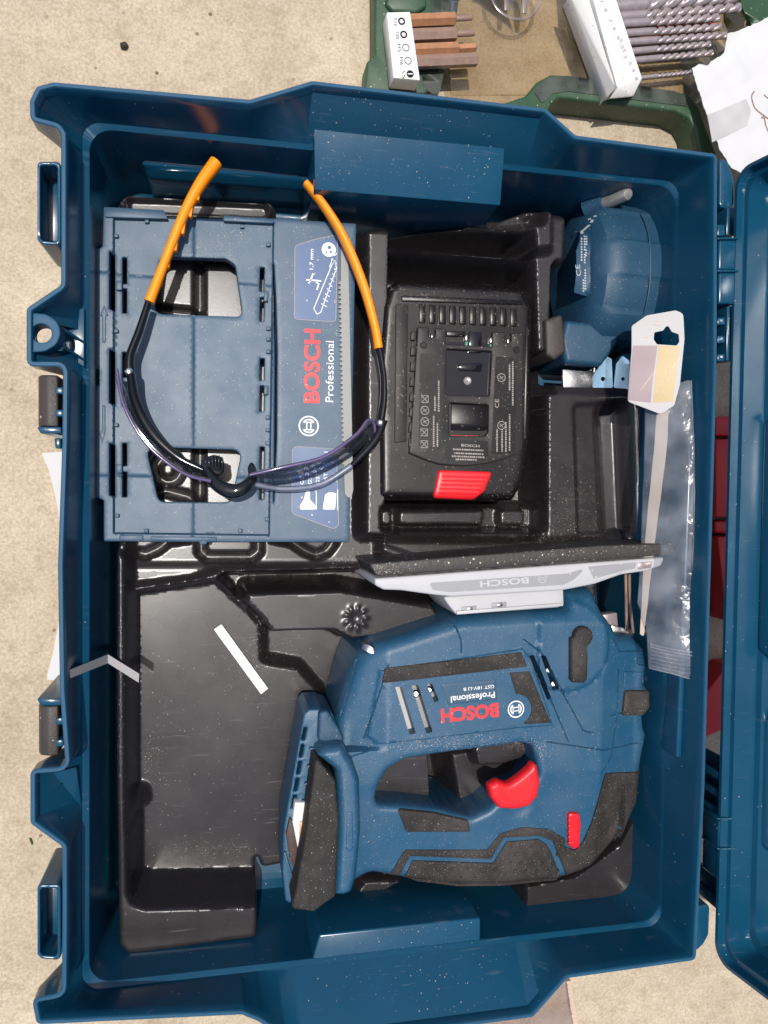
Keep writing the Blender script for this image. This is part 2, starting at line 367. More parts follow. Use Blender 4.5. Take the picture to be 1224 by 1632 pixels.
M = dict(
    blue=mat('blue_polypropylene', (0.0048, 0.055, 0.108), 0.22, 0.5, var=0.14, vscale=35, rvar=0.13, bump=0.04, bscale=300, speck=0.008, sscale=900, scratch=0.06),
    rim=mat('worn_blue_edge', (0.010, 0.066, 0.128), 0.55, 0.3, var=0.2, vscale=90),
    saw=mat('dusty_blue_housing', (0.0125, 0.070, 0.136), 0.42, 0.5, var=0.10, bump=0.35, bscale=1500, speck=0.05, sscale=1700, haze=0.06),
    cass=mat('cassette_blue', (0.026, 0.070, 0.122), 0.45, 0.45, var=0.06, bump=0.2, bscale=2000, speck=0.06, sscale=1300, haze=0.07),
    panel=mat('printed_blue_panel', (0.035, 0.085, 0.20), 0.4, var=0.05, speck=0.10),
    black=mat('thermoformed_black', (0.020, 0.018, 0.019), 0.28, 0.5, var=0.2, rvar=0.06, bump=0.10, bscale=2200, scratch=0.10),
    bat=mat('battery_black', (0.0065, 0.0055, 0.0055), 0.30, 0.35, bump=0.15, bscale=2200, speck=0.07, sscale=1300),
    batgrey=mat('battery_grey', (0.020, 0.018, 0.018), 0.5, 0.3, bump=0.15, bscale=2200, speck=0.10, sscale=1100, haze=0.05),
    rubber=mat('dusty_rubber', (0.024, 0.021, 0.020), 0.7, 0.25, bump=0.7, bscale=1500, speck=0.12, sscale=1500, haze=0.14, speckcol=(0.42, 0.37, 0.32)),
    gloss=mat('gloss_black', (0.008, 0.008, 0.010), 0.12, 0.5, rvar=0.03),
    red=mat('red_plastic', (0.66, 0.012, 0.018), 0.38, 0.45, var=0.05),
    redprint=mat('red_print', (0.62, 0.03, 0.035), 0.5, var=0.15, speck=0.15),
    whiteprint=mat('white_print', (0.72, 0.74, 0.76), 0.5, var=0.1),
    pale=mat('pale_print', (0.36, 0.40, 0.43), 0.6, var=0.25),
    card=mat('card_white', (0.40, 0.385, 0.38), 0.5, var=0.06),
    greyprint=mat('grey_print', (0.30, 0.27, 0.25), 0.6, var=0.2),
    orange=mat('orange_rubber', (0.95, 0.27, 0.005), 0.42, 0.4, var=0.05),
    steel=mat('bright_steel', (0.50, 0.50, 0.50), 0.28, metal=1.0, var=0.15, rvar=0.1, bump=0.15),
    blade=mat('blade_steel', (0.20, 0.20, 0.195), 0.5, metal=0.2, var=0.3, vscale=200),
    dark_steel=mat('drill_steel', (0.34, 0.285, 0.285), 0.33, metal=0.4, var=0.25, vscale=300),  # warm tint puts the red pad's reflection into the steel colour
    silver=mat('silver_paint', (0.27, 0.27, 0.28), 0.45, 0.4, metal=0.0, var=0.05, bump=0.2, bscale=1800, speck=0.08),
    silverlight=mat('bright_casting', (0.43, 0.43, 0.44), 0.45, 0.4, metal=0.0, var=0.06),
    sole=mat('worn_black_sole', (0.035, 0.032, 0.031), 0.5, 0.4, var=0.35, vscale=180, speck=0.2, sscale=500, bump=0.5, bscale=500),
    whitep=mat('white_plastic', (0.68, 0.66, 0.64), 0.45, var=0.05, speck=0.08, speckcol=(0.3, 0.25, 0.2)),
    paper=mat('white_paper', (0.54, 0.535, 0.53), 0.75, 0.2, var=0.06, bump=0.9, bscale=120),
    greystrip=mat('strip_grey', (0.30, 0.29, 0.29), 0.5, var=0.06),
    rust=mat('copper_brown_steel', (0.40, 0.19, 0.095), 0.38, metal=0.25, var=0.35, vscale=250, bump=0.3),
    rustgrey=mat('brown_grey_steel', (0.30, 0.20, 0.155), 0.4, metal=0.25, var=0.3, vscale=250, bump=0.3),
    green=mat('green_plastic', (0.022, 0.062, 0.028), 0.45, 0.4, var=0.2, speck=0.10, haze=0.10, speckcol=(0.35, 0.36, 0.30)),
    clear=film('smoky_clear_plastic', (0.80, 0.73, 0.60), gloss=0.12, rough=0.15, body=0.10, bodycol=(0.5, 0.42, 0.3)),
    frost=film('frosted_green_plastic', (0.35, 0.42, 0.34), gloss=0.15, rough=0.3, body=0.30, bodycol=(0.16, 0.18, 0.15)),
    lens=film('violet_lens', (0.90, 0.89, 0.93), gloss=0.08, rough=0.05, body=0.10, bodycol=(0.34, 0.37, 0.46), ior=1.12),
    lensrim=film('clear_lens_rim', (0.80, 0.82, 0.88), gloss=0.5, rough=0.06, body=0.22, bodycol=(0.42, 0.47, 0.58), ior=1.35),
    bag=film('polythene', (0.86, 0.88, 0.92), gloss=0.06, rough=0.16, body=0.15, bodycol=(0.66, 0.70, 0.76), bump=0.9, bscale=55),
    haze_film=film('cloudy_film', (0.80, 0.74, 0.72), gloss=0.2, rough=0.3, body=0.30, bodycol=(0.52, 0.42, 0.38), bscale=30),
    mauve=mat('mauve_print', (0.20, 0.135, 0.15), 0.4, var=0.05),
    yellow=mat('yellow_print', (0.38, 0.265, 0.095), 0.4, var=0.05),
    tan=mat('tan_card', (0.50, 0.39, 0.30), 0.7, var=0.15),
    gasket=mat('latch_brown_black', (0.040, 0.034, 0.030), 0.5, 0.4, bump=0.6, bscale=1200, speck=0.08),
    copper=mat('copper_contact', (0.55, 0.22, 0.10), 0.35, metal=1.0),
    greenp=mat('contact_green', (0.02, 0.22, 0.14), 0.4),
    brown=mat('brown_grille', (0.045, 0.022, 0.016), 0.6, bump=0.5),
    wood=mat('sawdust', (0.62, 0.54, 0.45), 0.8, 0.2, var=0.3, vscale=2000),
    pebble=mat('dark_pebble', (0.03, 0.02, 0.015), 0.7),
    leaf=mat('green_blade', (0.10, 0.14, 0.03), 0.6),
    toolblue=mat('soft_blue_rubber', (0.012, 0.052, 0.098), 0.5, 0.4, var=0.12, bump=0.3, bscale=1200, speck=0.05, sscale=1500, haze=0.02),
)
# concrete
g = bpy.data.materials.new('concrete'); g.use_nodes = True; N = g.node_tree.nodes; L = g.node_tree.links; p = N['Principled BSDF']
tc = N.new('ShaderNodeTexCoord')
def noise(s, det=8, rg=0.6):
    n = N.new('ShaderNodeTexNoise'); n.inputs['Scale'].default_value = s; n.inputs['Detail'].default_value = det; n.inputs['Roughness'].default_value = rg; L.new(tc.outputs['Object'], n.inputs['Vector']); return n
a = noise(22); rmp = N.new('ShaderNodeValToRGB'); L.new(a.outputs['Fac'], rmp.inputs[0])
rmp.color_ramp.elements[0].position = 0.30; rmp.color_ramp.elements[0].color = (0.49, 0.415, 0.315, 1)
rmp.color_ramp.elements[1].position = 0.68; rmp.color_ramp.elements[1].color = (0.63, 0.55, 0.43, 1)
b = noise(520, 8, 0.85); r2 = N.new('ShaderNodeValToRGB'); L.new(b.outputs['Fac'], r2.inputs[0])
r2.color_ramp.elements[0].position = 0.36; r2.color_ramp.elements[0].color = (0.50, 0.45, 0.39, 1); r2.color_ramp.elements[1].position = 0.62; r2.color_ramp.elements[1].color = (1.08, 1.06, 1.02, 1)
mu = N.new('ShaderNodeMix'); mu.data_type = 'RGBA'; mu.blend_type = 'MULTIPLY'; mu.inputs['Factor'].default_value = 0.8; L.new(rmp.outputs[0], mu.inputs['A']); L.new(r2.outputs[0], mu.inputs['B'])
v = N.new('ShaderNodeTexVoronoi'); v.inputs['Scale'].default_value = 260; L.new(tc.outputs['Object'], v.inputs['Vector'])
sp = N.new('ShaderNodeSeparateColor'); L.new(v.outputs['Color'], sp.inputs[0])
m1 = N.new('ShaderNodeMath'); m1.operation = 'LESS_THAN'; m1.inputs[1].default_value = 0.3; L.new(v.outputs['Distance'], m1.inputs[0])
m2 = N.new('ShaderNodeMath'); m2.operation = 'LESS_THAN'; m2.inputs[1].default_value = 0.012; L.new(sp.outputs['Red'], m2.inputs[0])
m3 = N.new('ShaderNodeMath'); m3.operation = 'MULTIPLY'; L.new(m1.outputs[0], m3.inputs[0]); L.new(m2.outputs[0], m3.inputs[1])
m4 = N.new('ShaderNodeMath'); m4.operation = 'MULTIPLY'; L.new(m3.outputs[0], m4.inputs[0]); L.new(sp.outputs['Green'], m4.inputs[1])
mx = N.new('ShaderNodeMix'); mx.data_type = 'RGBA'; L.new(m4.outputs[0], mx.inputs['Factor']); big = noise(6, 5, 0.75); r5 = N.new('ShaderNodeValToRGB'); L.new(big.outputs['Fac'], r5.inputs[0])
r5.color_ramp.elements[0].position = 0.38; r5.color_ramp.elements[0].color = (0.86, 0.85, 0.83, 1); r5.color_ramp.elements[1].position = 0.6; r5.color_ramp.elements[1].color = (1, 1, 1, 1)
mid = noise(110, 4, 0.6); r6 = N.new('ShaderNodeValToRGB'); L.new(mid.outputs['Fac'], r6.inputs[0])
r6.color_ramp.elements[0].position = 0.30; r6.color_ramp.elements[0].color = (0.86, 0.83, 0.79, 1); r6.color_ramp.elements[1].position = 0.52; r6.color_ramp.elements[1].color = (1, 1, 1, 1)
mu2 = N.new('ShaderNodeMix'); mu2.data_type = 'RGBA'; mu2.blend_type = 'MULTIPLY'; mu2.inputs['Factor'].default_value = 1; L.new(mu.outputs['Result'], mu2.inputs['A']); L.new(r5.outputs[0], mu2.inputs['B'])
mu3 = N.new('ShaderNodeMix'); mu3.data_type = 'RGBA'; mu3.blend_type = 'MULTIPLY'; mu3.inputs['Factor'].default_value = 1; L.new(mu2.outputs['Result'], mu3.inputs['A']); L.new(r6.outputs[0], mu3.inputs['B'])
L.new(mu3.outputs['Result'], mx.inputs['A']); mx.inputs['B'].default_value = (0.17, 0.11, 0.07, 1)
L.new(mx.outputs['Result'], p.inputs['Base Color']); p.inputs['Roughness'].default_value = 0.85; p.inputs['Specular IOR Level'].default_value = 0.25
bp = N.new('ShaderNodeBump'); bp.inputs['Strength'].default_value = 0.5; bp.inputs['Distance'].default_value = 0.0012; L.new(b.outputs['Fac'], bp.inputs['Height']); L.new(bp.outputs[0], p.inputs['Normal'])
M['ground'] = g

# ------------------------------------------------------------------ ground
V = [(-3000, -3000, 0), (3000, -3000, 0), (3000, 3000, 0), (-3000, 3000, 0)]
tag(mesh('concrete_ground', V, [[0, 1, 2, 3]], M['ground']), 'pale sandy concrete ground under everything', None, None, 'structure')

# ------------------------------------------------------------------ tool case
case = thing('tool_case', 'open dark blue plastic tool case lying on concrete, its lid raised beside it', 'tool case', (0, 0, 0))
RIM = 108.0
rim = UP([(48, 192), (47, 160), (58, 137), (85, 130), (398, 158), (498, 128), (870, 172), (918, 215), (1144, 245), (1143, 600), (1134, 900), (1124, 1250), (1110, 1531),
          (905, 1560), (850, 1622), (480, 1672), (410, 1628), (385, 1618), (100, 1632), (58, 1634), (50, 1592), (98, 1583), (99, 1480), (99, 1350), (48, 1313), (48, 1226), (104, 1222),
          (95, 1100), (92, 900), (99, 700), (100, 592), (96, 584), (42, 584), (42, 491), (97, 454), (97, 330), (97, 213), (90, 203)], RIM)
rim = ccw(rim)[::-1]
rim = fillet(rim, [3] * len(rim), 3); rim = resample(rim, 2.5)
def rrect(x0, x1, y0, y1, r): return resample(fillet([(x0, y1), (x1, y1), (x1, y0), (x0, y0)], r, 8), 0.8)
def nearest(P, target):
    return np.array([target[np.argmin(((target - q) ** 2).sum(1))] for q in P])
nrm = np.roll(rim, -1, 0) - np.roll(rim, 1, 0); nrm /= np.linalg.norm(nrm, axis=1)[:, None]; inn = np.c_[nrm[:, 1], -nrm[:, 0]]
RX0, RX1, RY0, RY1 = -159.0, 164.0, -216.5, 217.0
ridge = nearest(rim, rrect(RX0, RX1, RY0, RY1, 9))
ridge2 = nearest(ridge, rrect(RX0 + 3.0, RX1 - 0.5, RY0 + 2.2, RY1 - 2.2, 11))
wallb = nearest(ridge2, rrect(RX0 + 5.0, RX1 - 7, RY0 + 6, RY1 - 6, 16))
fl1 = nearest(wallb, rrect(RX0 + 6.5, RX1 - 8.5, RY0 + 7.5, RY1 - 7.5, 15))
fl2 = nearest(fl1, rrect(RX0 + 11, RX1 - 13, RY0 + 12, RY1 - 12, 14))
outm = nearest(rim, rrect(RX0 - 4, RX1 + 4, RY0 - 4, RY1 + 4, 12))
outb = nearest(outm, rrect(RX0 + 2, RX1 - 3, RY0 + 2, RY1 - 2, 16))
loops = [(outb, 0.5), (outm, 66), (rim, 98), (rim, RIM - 0.6), (rim + inn * 0.5, RIM), (rim + inn * 1.9, RIM), (rim + inn * 2.4, RIM - 0.7), (rim + inn * 2.8, RIM - 6),
         (ridge + (rim + inn * 3 - ridge) * 0.04, 82), (ridge, 80.5), (ridge + (ridge2 - ridge) * .15, 80.2), (ridge + (ridge2 - ridge) * .85, 78.9), (ridge2, 78.5), (ridge2 + (wallb - ridge2) * 0.02, 77.8), (ridge2 + (wallb - ridge2) * 0.06, 75), (wallb, 18), (fl1, 11), (fl2, 8)]
n = len(rim); V = np.vstack([np.c_[l, np.full(n, z)] for l, z in loops])
yA, yB = U(60, 511, RIM)[1], U(60, 549, RIM)[1]
F = []
for k in range(len(loops) - 1):
    for i in range(n):
        j = (i + 1) % n
        if k in (1, 7, 8) and yB < rim[i, 1] < yA and rim[i, 0] < -170: continue       # the opening under the eyelet
        F.append([k * n + i, k * n + j, (k + 1) * n + j, (k + 1) * n + i])
F.append([(len(loops) - 1) * n + i for i in range(n)])
F.append([i for i in range(n)])
tray = mesh('tray', V, F, [M['blue'], M['rim']], case, 32)
zz = np.array([v.co.z for v in tray.data.vertices]) / MM
for p_ in tray.data.polygons:
    if min(zz[i] for i in p_.vertices) > RIM - 0.95: p_.material_index = 1
# carry pockets bulging inwards from both long walls
def pocket_block(pf, pb, zb, zt, zback):
    A, B = U(*pf[0], zt), U(*pf[1], zt); Cc, D = U(*pb[0], zback), U(*pb[1], zback)
    s = np.sign(Cc[1] - A[1])
    pts = [A, B, Cc, D]
    for q in (A, B): pts.append([q[0] * 1.0, q[1] - s * 2.5, 9])
    for q in (Cc, D): pts += [[q[0], q[1] + 2 * s, 9], [q[0], q[1] + 2 * s, zback]]
    return hull(pts, 2.2, 3)
V, F = pocket_block([(502, 302), (797, 327)], [(500, 178), (806, 216)], 8, 78, 90)
mesh('carry_pocket', V, F, M['blue'], tray, 50)
V, F = pocket_block([(509, 1490), (766, 1463)], [(476, 1606), (766, 1572)], 8, 78, 79)
mesh('carry_pocket', V, F, M['blue'], tray, 50)
# stiffening bars low on the walls
for a, b, z in (((226, 266), (500, 288), 48), ((805, 318), (925, 330), 34), ((408, 1518), (478, 1508), 34), ((790, 1508), (1040, 1478), 40)):
    p, q = U(*a, z), U(*b, z); s = 1 if p[1] > 0 else -1
    y1 = s * 214
    V, F = hull([(p[0], p[1], z), (q[0], q[1], z), (p[0] + 3, p[1] - s * 3, z - 7), (q[0], q[1] - s * 3, z - 7), (p[0], y1, z + 2), (q[0], y1, z + 2), (p[0], y1, 9), (q[0], y1, 9), (p[0] + 3, p[1] - s * 3, 9), (q[0], q[1] - s * 3, 9)], 1.5, 3)
    mesh('wall_rib', V, F, M['blue'], tray, 50)
V, F = hull(box_pts(UP([(1104, 576), (1112, 576), (1087, 1208), (1078, 1208)], 93), 60, 93), 1.2, 3); mesh('wall_rib', V, F, M['blue'], tray)
# rectangular strap loops on the front edge: open frames
for ys in ((257, 391), (1410, 1531)):
    o = fillet(UP([(59, ys[0]), (97, ys[0]), (97, ys[1]), (66, ys[1] - 2), (59, ys[1] - 9)], 104), 2, 4)
    i = fillet(UP([(64, ys[0] + 6), (91, ys[0] + 6), (91, ys[1] - 6), (68, ys[1] - 8), (64, ys[1] - 12)], 104), 1.5, 4)
    pillow('strap_loop', [o, i], 66, 104, 0.8, M['blue'], tray)
    V, F = hull(box_pts(UP([(63, ys[0] + 5), (94, ys[0] + 5), (94, ys[1] - 5), (63, ys[1] - 9)], 86), 83, 86), 0.4); mesh('loop_floor', V, F, M['blue'], tray)
# eyelet plate with its ribs
c = U(66, 531, 106)[:2]
o = fillet(UP([(46, 498), (72, 500), (90, 510), (98, 530), (90, 549), (72, 560), (46, 562)], 106), [1, 6, 6, 8, 6, 6, 1], 4)
pillow('eyelet_plate', [o, ring_pts(c, 4.3)], 95, 106, 0.5, M['rim'], tray)
V, F = hull(box_pts(UP([(94, 504), (134, 490), (134, 585), (94, 560)], 83), 81.5, 83), 0.3); mesh('eyelet_web', V, F, M['blue'], tray)
for y in (513, 541):
    a, b = U(90, y + 4, 102), U(136, y + 34, 82)
    V, F = hull([a + (0, .7, 0), a - (0, .7, 0), b + (0, .7, 0), b - (0, .7, 0), a + (0, .7, -14), a - (0, .7, 14 * 0) - (0, 0, 14), b + (0, .7, -4), b - (0, .7, 4 * 0) - (0, 0, 4)], 0.2, 1)
    mesh('eyelet_rib', V, F, M['blue'], tray)
for y in (1262, 1286):
    a, b = U(52, y + 4, 103), U(100, y - 36, 92)
    V, F = hull([a + (0, .7, 0), a - (0, .7, 0), b + (0, .7, 0), b - (0, .7, 0), a + (0, .7, -9), a - (0, .7, 9)[:0] if False else a + (0, -.7, -9), b + (0, .7, -7), b + (0, -.7, -7)], 0.2, 1)
    mesh('bracket_rib', V, F, M['blue'], tray)
V, F = hull([U(84, 1232, 96), U(122, 1222, 88), U(130, 1284, 82), U(90, 1254, 90), U(84, 1232, 93), U(130, 1284, 79)], 0.3, 1); mesh('bracket_web', V, F, M['blue'], tray)
# latches
for y0, y1 in ((598, 680), (1124, 1203)):
    yc = (U(70, y0, 96)[1], U(70, y1, 96)[1]); x0 = U(57, 640, 96)[0]; x1 = U(94, 640, 96)[0]
    prof = [(x1, 98), (x0 + 6, 98.5), (x0 + 2.2, 97), (x0 + .4, 93), (x0, 84), (x0 + 1.5, 56), (x0 + 5, 46), (x1, 46)]
    V, F = hull([(x, y, z) for x, z in prof for y in yc], 0.9, 3)
    lt = mesh('latch', V, F, M['gasket'], tray, 55)
    y2 = y1 if y0 < 800 else y0 - 10
    V, F = hull(box_pts(UP([(58, y2), (98, y2), (98, y2 + 11), (64, y2 + 11)], 99), 50, 99), 0.8); mesh('latch_cap', V, F, M['blue'], lt)
    for q in (0.3, 0.74):
        yy = yc[0] + (yc[1] - yc[0]) * q
        V, F = hull([(x1 - 1, yy - 1.6, 99.5), (x1 + 2.5, yy - 1.6, 99.5), (x1 - 1, yy + 1.6, 99.5), (x1 + 2.5, yy + 1.6, 99.5), (x1 - 1, yy - 1.6, 60), (x1 + 2.5, yy - 1.6, 60), (x1 - 1, yy + 1.6, 60), (x1 + 2.5, yy + 1.6, 60)], 0.5); mesh('latch_lug', V, F, M['blue'], lt)
V, F = hull(box_pts(UP([(86, 698), (97, 698), (97, 715), (88, 715)], 96), 70, 96), 0.7); mesh('latch_stop', V, F, M['blue'], tray)
# sleeves in the wall between rim and front ledge (embossed arrow)
for ya in (1,):
    pts = UP([(131, 645), (136, 645), (136, 690), (140, 690), (134, 708), (128, 690), (131, 690)], 92)
# hinges along the back edge
def hinge_row(py, panels, combs, lobes):
    for y0, y1 in panels:
        h = slab('hinge_panel', [(1146, y0), (1176, y0), (1175, y1), (1145, y1)], 100, 84, M['blue'], tray, 1.2, 3, 50)
        slab('hinge_frame', [(1144, y0 - 4), (1178, y0 - 4), (1178, y0 - 1), (1144, y0 - 1)], 102, 84, M['blue'], h, 0.4)
    for y0, y1, k in combs:
        x = 1144
        h = slab('hinge_comb', [(x + 15, y0), (x + 20, y0), (x + 19, y1), (x + 14, y1)], 99, 70, M['blue'], tray, 0.5)
        for i in range(k):
            ya = y0 + (y1 - y0) * (i + 0.62) / k
            slab('hinge_tooth', [(x, ya), (x + 15, ya), (x + 15, ya + (y1 - y0) / k * 0.40), (x, ya + (y1 - y0) / k * 0.40)], 97, 74, M['blue'], h, 0.4)
        slab('hinge_backing', [(x - 1, y0), (x + 30, y0), (x + 29, y1), (x - 1, y1)], 80, 70, M['blue'], h, 0.5)
    for pts in lobes:
        pillow('hinge_cheek', [fillet(UP(pts, 96), 3, 5)], 40, 96, 1.0, M['blue'], tray)
hinge_row(0, [(382, 430), (434, 484)], [(330, 375, 1), (488, 575, 3)], [[(1147, 250), (1160, 258), (1170, 285), (1171, 330), (1146, 332)]])
hinge_row(0, [(1308, 1352), (1356, 1404)], [(1212, 1300, 3), (1410, 1450, 1)], [[(1108, 1445), (1132, 1440), (1130, 1490), (1122, 1505), (1107, 1520)]])
# the lid, standing open on its hinge edge
HX, HZ = 187.0, 98.0
def lid_loop(x, iy, iz0, iz1, r, N=None):
    return x, rrect(-229 + iy, 219 - iy, iz0, 345 - iz1, r)
lspec = [(46, 8, 8, 8, 16), (43, 4, 4, 4, 14), (2, 0, 0, 0, 11), (0, .5, .5, .5, 11), (0, 2.4, 2.4, 2.4, 10), (5, 2.8, 2.8, 2.8, 10), (5.6, 6, 5, 6, 9), (20, 7.5, 6, 7.5, 9), (21, 11, 9, 11, 9), (38, 14, 11, 14, 9), (41.5, 18, 15, 18, 10)]
base = resample(fillet([(-229, 345), (219, 345), (219, 0), (-229, 0)], 11, 8), 4.0)
Ls = []
for x, iy, a, b, r in lspec:
    Ls.append((x, nearest(base, rrect(-229 + iy, 219 - iy, a, 345 - b, r))))
ca, sa = math.cos(math.radians(9)), math.sin(math.radians(9))
def lidpt(x, y, z): return (HX + x * ca + z * sa, y, HZ + z * ca - x * sa)
n = len(base); V = [lidpt(x, q[0], q[1]) for x, P in Ls for q in P]; F = []
for k in range(len(Ls) - 1):
    for i in range(n):
        j = (i + 1) % n; F.append([k * n + i, k * n + j, (k + 1) * n + j, (k + 1) * n + i])
F.append(list(range(n))); F.append([(len(Ls) - 1) * n + i for i in range(n)])
lid = mesh('lid', np.array(V), F, M['blue'], case, 35)
for y0, y1, x0, h in ((-170, -80, 22, 16), (-60, 90, 19, 22), (120, 175, 22, 14)):
    V, F = hull([lidpt(x, y, z) for x, y, z in ((x0, y0 + 10, 6), (x0, y1 - 10, 6), (x0 + 4, y0 + 4, h), (x0 + 4, y1 - 4, h), (41, y0, h + 2), (41, y1, h + 2), (41, y0, 6), (41, y1, 6))], 2.5, 3)
    mesh('lid_rib', V, F, M['blue'], lid, 50)

# ------------------------------------------------------------------ black thermoformed insert
INS = thing('moulded_insert', 'glossy black moulded plastic insert filling the blue case tray', 'case insert', (0, 0, 8))
feats = []
def P_(pts, z, w, ref=None): feats.append(('p', fillet(UP(pts, z if ref is None else ref), 3.0, 4), z, w))
def R_(y0, y1, x0, x1, z0, z1, w): feats.append(('r', np.array([[U(x0, y0, z0)[0], U(x0, y1, z1)[1]], [U(x1, y0, z0)[0], U(x0, y0, z0)[1]]]), z0, z1))
def S_(pts, ref, dep, w): feats.append(('s', UP(pts, ref), dep, w))
# plateau behind the cassette and above the compartment
P_([(196, 845), (600, 845), (600, 900), (545, 905), (350, 905), (305, 922), (196, 935)], 40, 6)
P_([(196, 330), (580, 350), (600, 900), (196, 900)], 38, 6)
P_([(200, 318), (430, 326), (432, 345), (200, 340)], 44, 3); P_([(205, 320), (425, 330), (428, 350), (206, 342)], 40, 3)
# saw bed
P_([(345, 908), (562, 903), (1062, 868), (1060, 1000), (1048, 1290), (1012, 1292), (985, 1345), (920, 1398), (838, 1412), (640, 1420), (480, 1420), (430, 1372), (470, 1180), (470, 1065), (400, 1055), (390, 965)], 10, 7)
# compartment floor
P_([(214, 940), (345, 921), (392, 965), (420, 995), (421, 1052), (478, 1062), (522, 1112), (505, 1180), (470, 1300), (422, 1362), (238, 1364), (240, 1290), (214, 1285)], 22, 7)
P_([(222, 1150), (470, 1150), (476, 1392), (440, 1400), (412, 1400), (222, 1400)], 22, 6)
P_([(206, 1272), (226, 1272), (230, 1296), (206, 1300)], 40, 7)
# lips
P_([(180, 860), (203, 860), (204, 1290), (206, 1425), (214, 1438), (232, 1444), (414, 1440), (420, 1530), (180, 1530)], 58, 6)
# finger island with a rosette
P_([(388, 940), (545, 936), (692, 962), (714, 985), (706, 998), (600, 1020), (560, 1025), (532, 1011), (470, 1012), (432, 1014), (418, 992), (388, 963)], 48, 7)
rc = U(567, 985, 48)[:2]
# battery bay
P_([(580, 363), (872, 363), (868, 858), (820, 862), (578, 858)], 56, 7)
P_([(603, 392), (850, 407), (845, 838), (597, 838)], 14, 6)
R_(396, 452, 606, 848, 55, 14, 0)
P_([(597, 805), (846, 805), (846, 842), (597, 842)], 30, 5); P_([(634, 812), (775, 812), (770, 838), (634, 838)], 38, 4); P_([(606, 812), (624, 812), (626, 838), (606, 838)], 36, 3.5); P_([(796, 812), (836, 812), (836, 838), (796, 838)], 36, 3.5)
# right plateau with its U groove
P_([(868, 622), (1046, 627), (1040, 852), (868, 862)], 50, 6)
P_([(912, 646), (986, 642), (996, 846), (918, 852)], 46.5, 4); P_([(944, 652), (984, 648), (992, 850), (954, 856)], 38, 10)
# block beside the bay
P_([(846, 336), (905, 344), (902, 415), (885, 422), (880, 562), (852, 566)], 52, 6); P_([(846, 330), (884, 334), (884, 395), (852, 400)], 60, 6); P_([(800, 352), (850, 342), (850, 366), (780, 366)], 44, 8)
# shapes under the handle hole
P_([(588, 1195), (688, 1190), (692, 1284), (588, 1290)], 52, 6); P_([(712, 1195), (860, 1180), (860, 1300), (728, 1290)], 46, 7); P_([(752, 1192), (765, 1184), (832, 1176), (846, 1192), (838, 1210), (800, 1222), (762, 1224)], 58, 4)
# right-hand lip below the saw and the bump under the grip
P_([(836, 1409), (918, 1393), (984, 1345), (1013, 1290), (1030, 1285), (1030, 1470), (832, 1470)], 52, 5)
P_([(556, 1432), (580, 1400), (645, 1398), (640, 1412), (606, 1430)], 40, 6)
# reinforcing grooves
S_([(320, 835), (320, 880), (330, 889), (400, 889), (412, 880), (412, 835)], 40, 6, 3.2)
S_([(196, 866), (210, 880), (230, 885), (250, 876), (268, 862), (300, 858)], 40, 6, 3.0)
S_([(436, 858), (466, 864), (486, 878), (505, 886), (522, 880), (534, 864)], 40, 6, 3.0)
S_([(318, 395), (318, 840)], 38, 7, 3.2); S_([(240, 492), (310, 500)], 38, 6, 3.2); S_([(322, 412), (390, 416)], 38, 5, 3.0)
th = np.linspace(0, 2 * math.pi, 22); S_([(268 + 19 * math.cos(t), 748 + 20 * math.sin(t)) for t in th], 38, 6, 3.2)
S_([(236, 792), (262, 782), (300, 792), (316, 810)], 38, 6, 3.2)
S_([(600, 870), (640, 884), (700, 890), (1040, 868)], 20, -2, 3)
def ins_z(q):
    z = np.full(len(q), 46.0)
    for t, P, a, w in feats:
        lo, hi = P.min(0) - 9, P.max(0) + 9
        k = np.where(((q > lo) & (q < hi)).all(1))[0]
        if not len(k): continue
        if t == 'p': s = sstep(sdf(q[k], [P]) / w + 0.5); z[k] = z[k] * (1 - s) + a * s
        elif t == 'r':
            f_ = np.clip((P[1, 1] - q[k, 1]) / (P[1, 1] - P[0, 1]), 0, 1); inn_ = ((q[k] > P[0]) & (q[k] < P[1])).all(1); z[k] = np.where(inn_, np.maximum(z[k], a + (w - a) * sstep(f_)), z[k])
        else: z[k] -= a * sstep(1.25 - polydist(q[k], P) / w)
    d = q - rc; r = np.hypot(d[:, 0], d[:, 1]); an = np.arctan2(d[:, 1], d[:, 0])
    z += 1.5 * np.exp(-((r - 5.4) / 2.0) ** 2) * (0.45 + 0.55 * np.cos(9 * an)) - 1.6 * np.exp(-(r / 2.2) ** 2) + 1.2 * np.exp(-(r / 0.9) ** 2)
    z += 0.25 * np.sin(q[:, 0] / 17) * np.sin(q[:, 1] / 23 + 1)
    return z
io = UP([(192, 322), (200, 306), (430, 318), (442, 330), (444, 352), (575, 362), (742, 362), (750, 350), (800, 348), (845, 333), (902, 340), (903, 415), (885, 426), (884, 612), (1030, 616), (1043, 630)], 50)
io = np.vstack([io, UP([(1040, 858), (1042, 1100)], 30), UP([(1036, 1280), (1020, 1300), (1016, 1440), (840, 1457), (812, 1425), (795, 1405)], 50), UP([(640, 1420), (600, 1432), (556, 1434), (540, 1418), (480, 1408), (470, 1384), (440, 1390), (418, 1394)], 30), UP([(411, 1402), (409, 1494), (205, 1520), (191, 1505)], 57), UP([(188, 1200), (190, 600)], 50)])
io = fillet(io, 3.5, 4)
pr = dome(2.2, 2.2)
V, F = field([io], lambda q, d: np.maximum(ins_z(q) + pr(d), 9.2), 8.3, 1.3, 1.25, (0.1, 0.4, 1.0, 1.9), np.vstack([near(P, k * (w if t == 'p' else 3)) for t, P, a, w in feats if t == 'p' for k in (-.5, -.3, -.1, .1, .3, .5)]))
insert = mesh('tray_liner', V, F, M['black'], INS, 60)

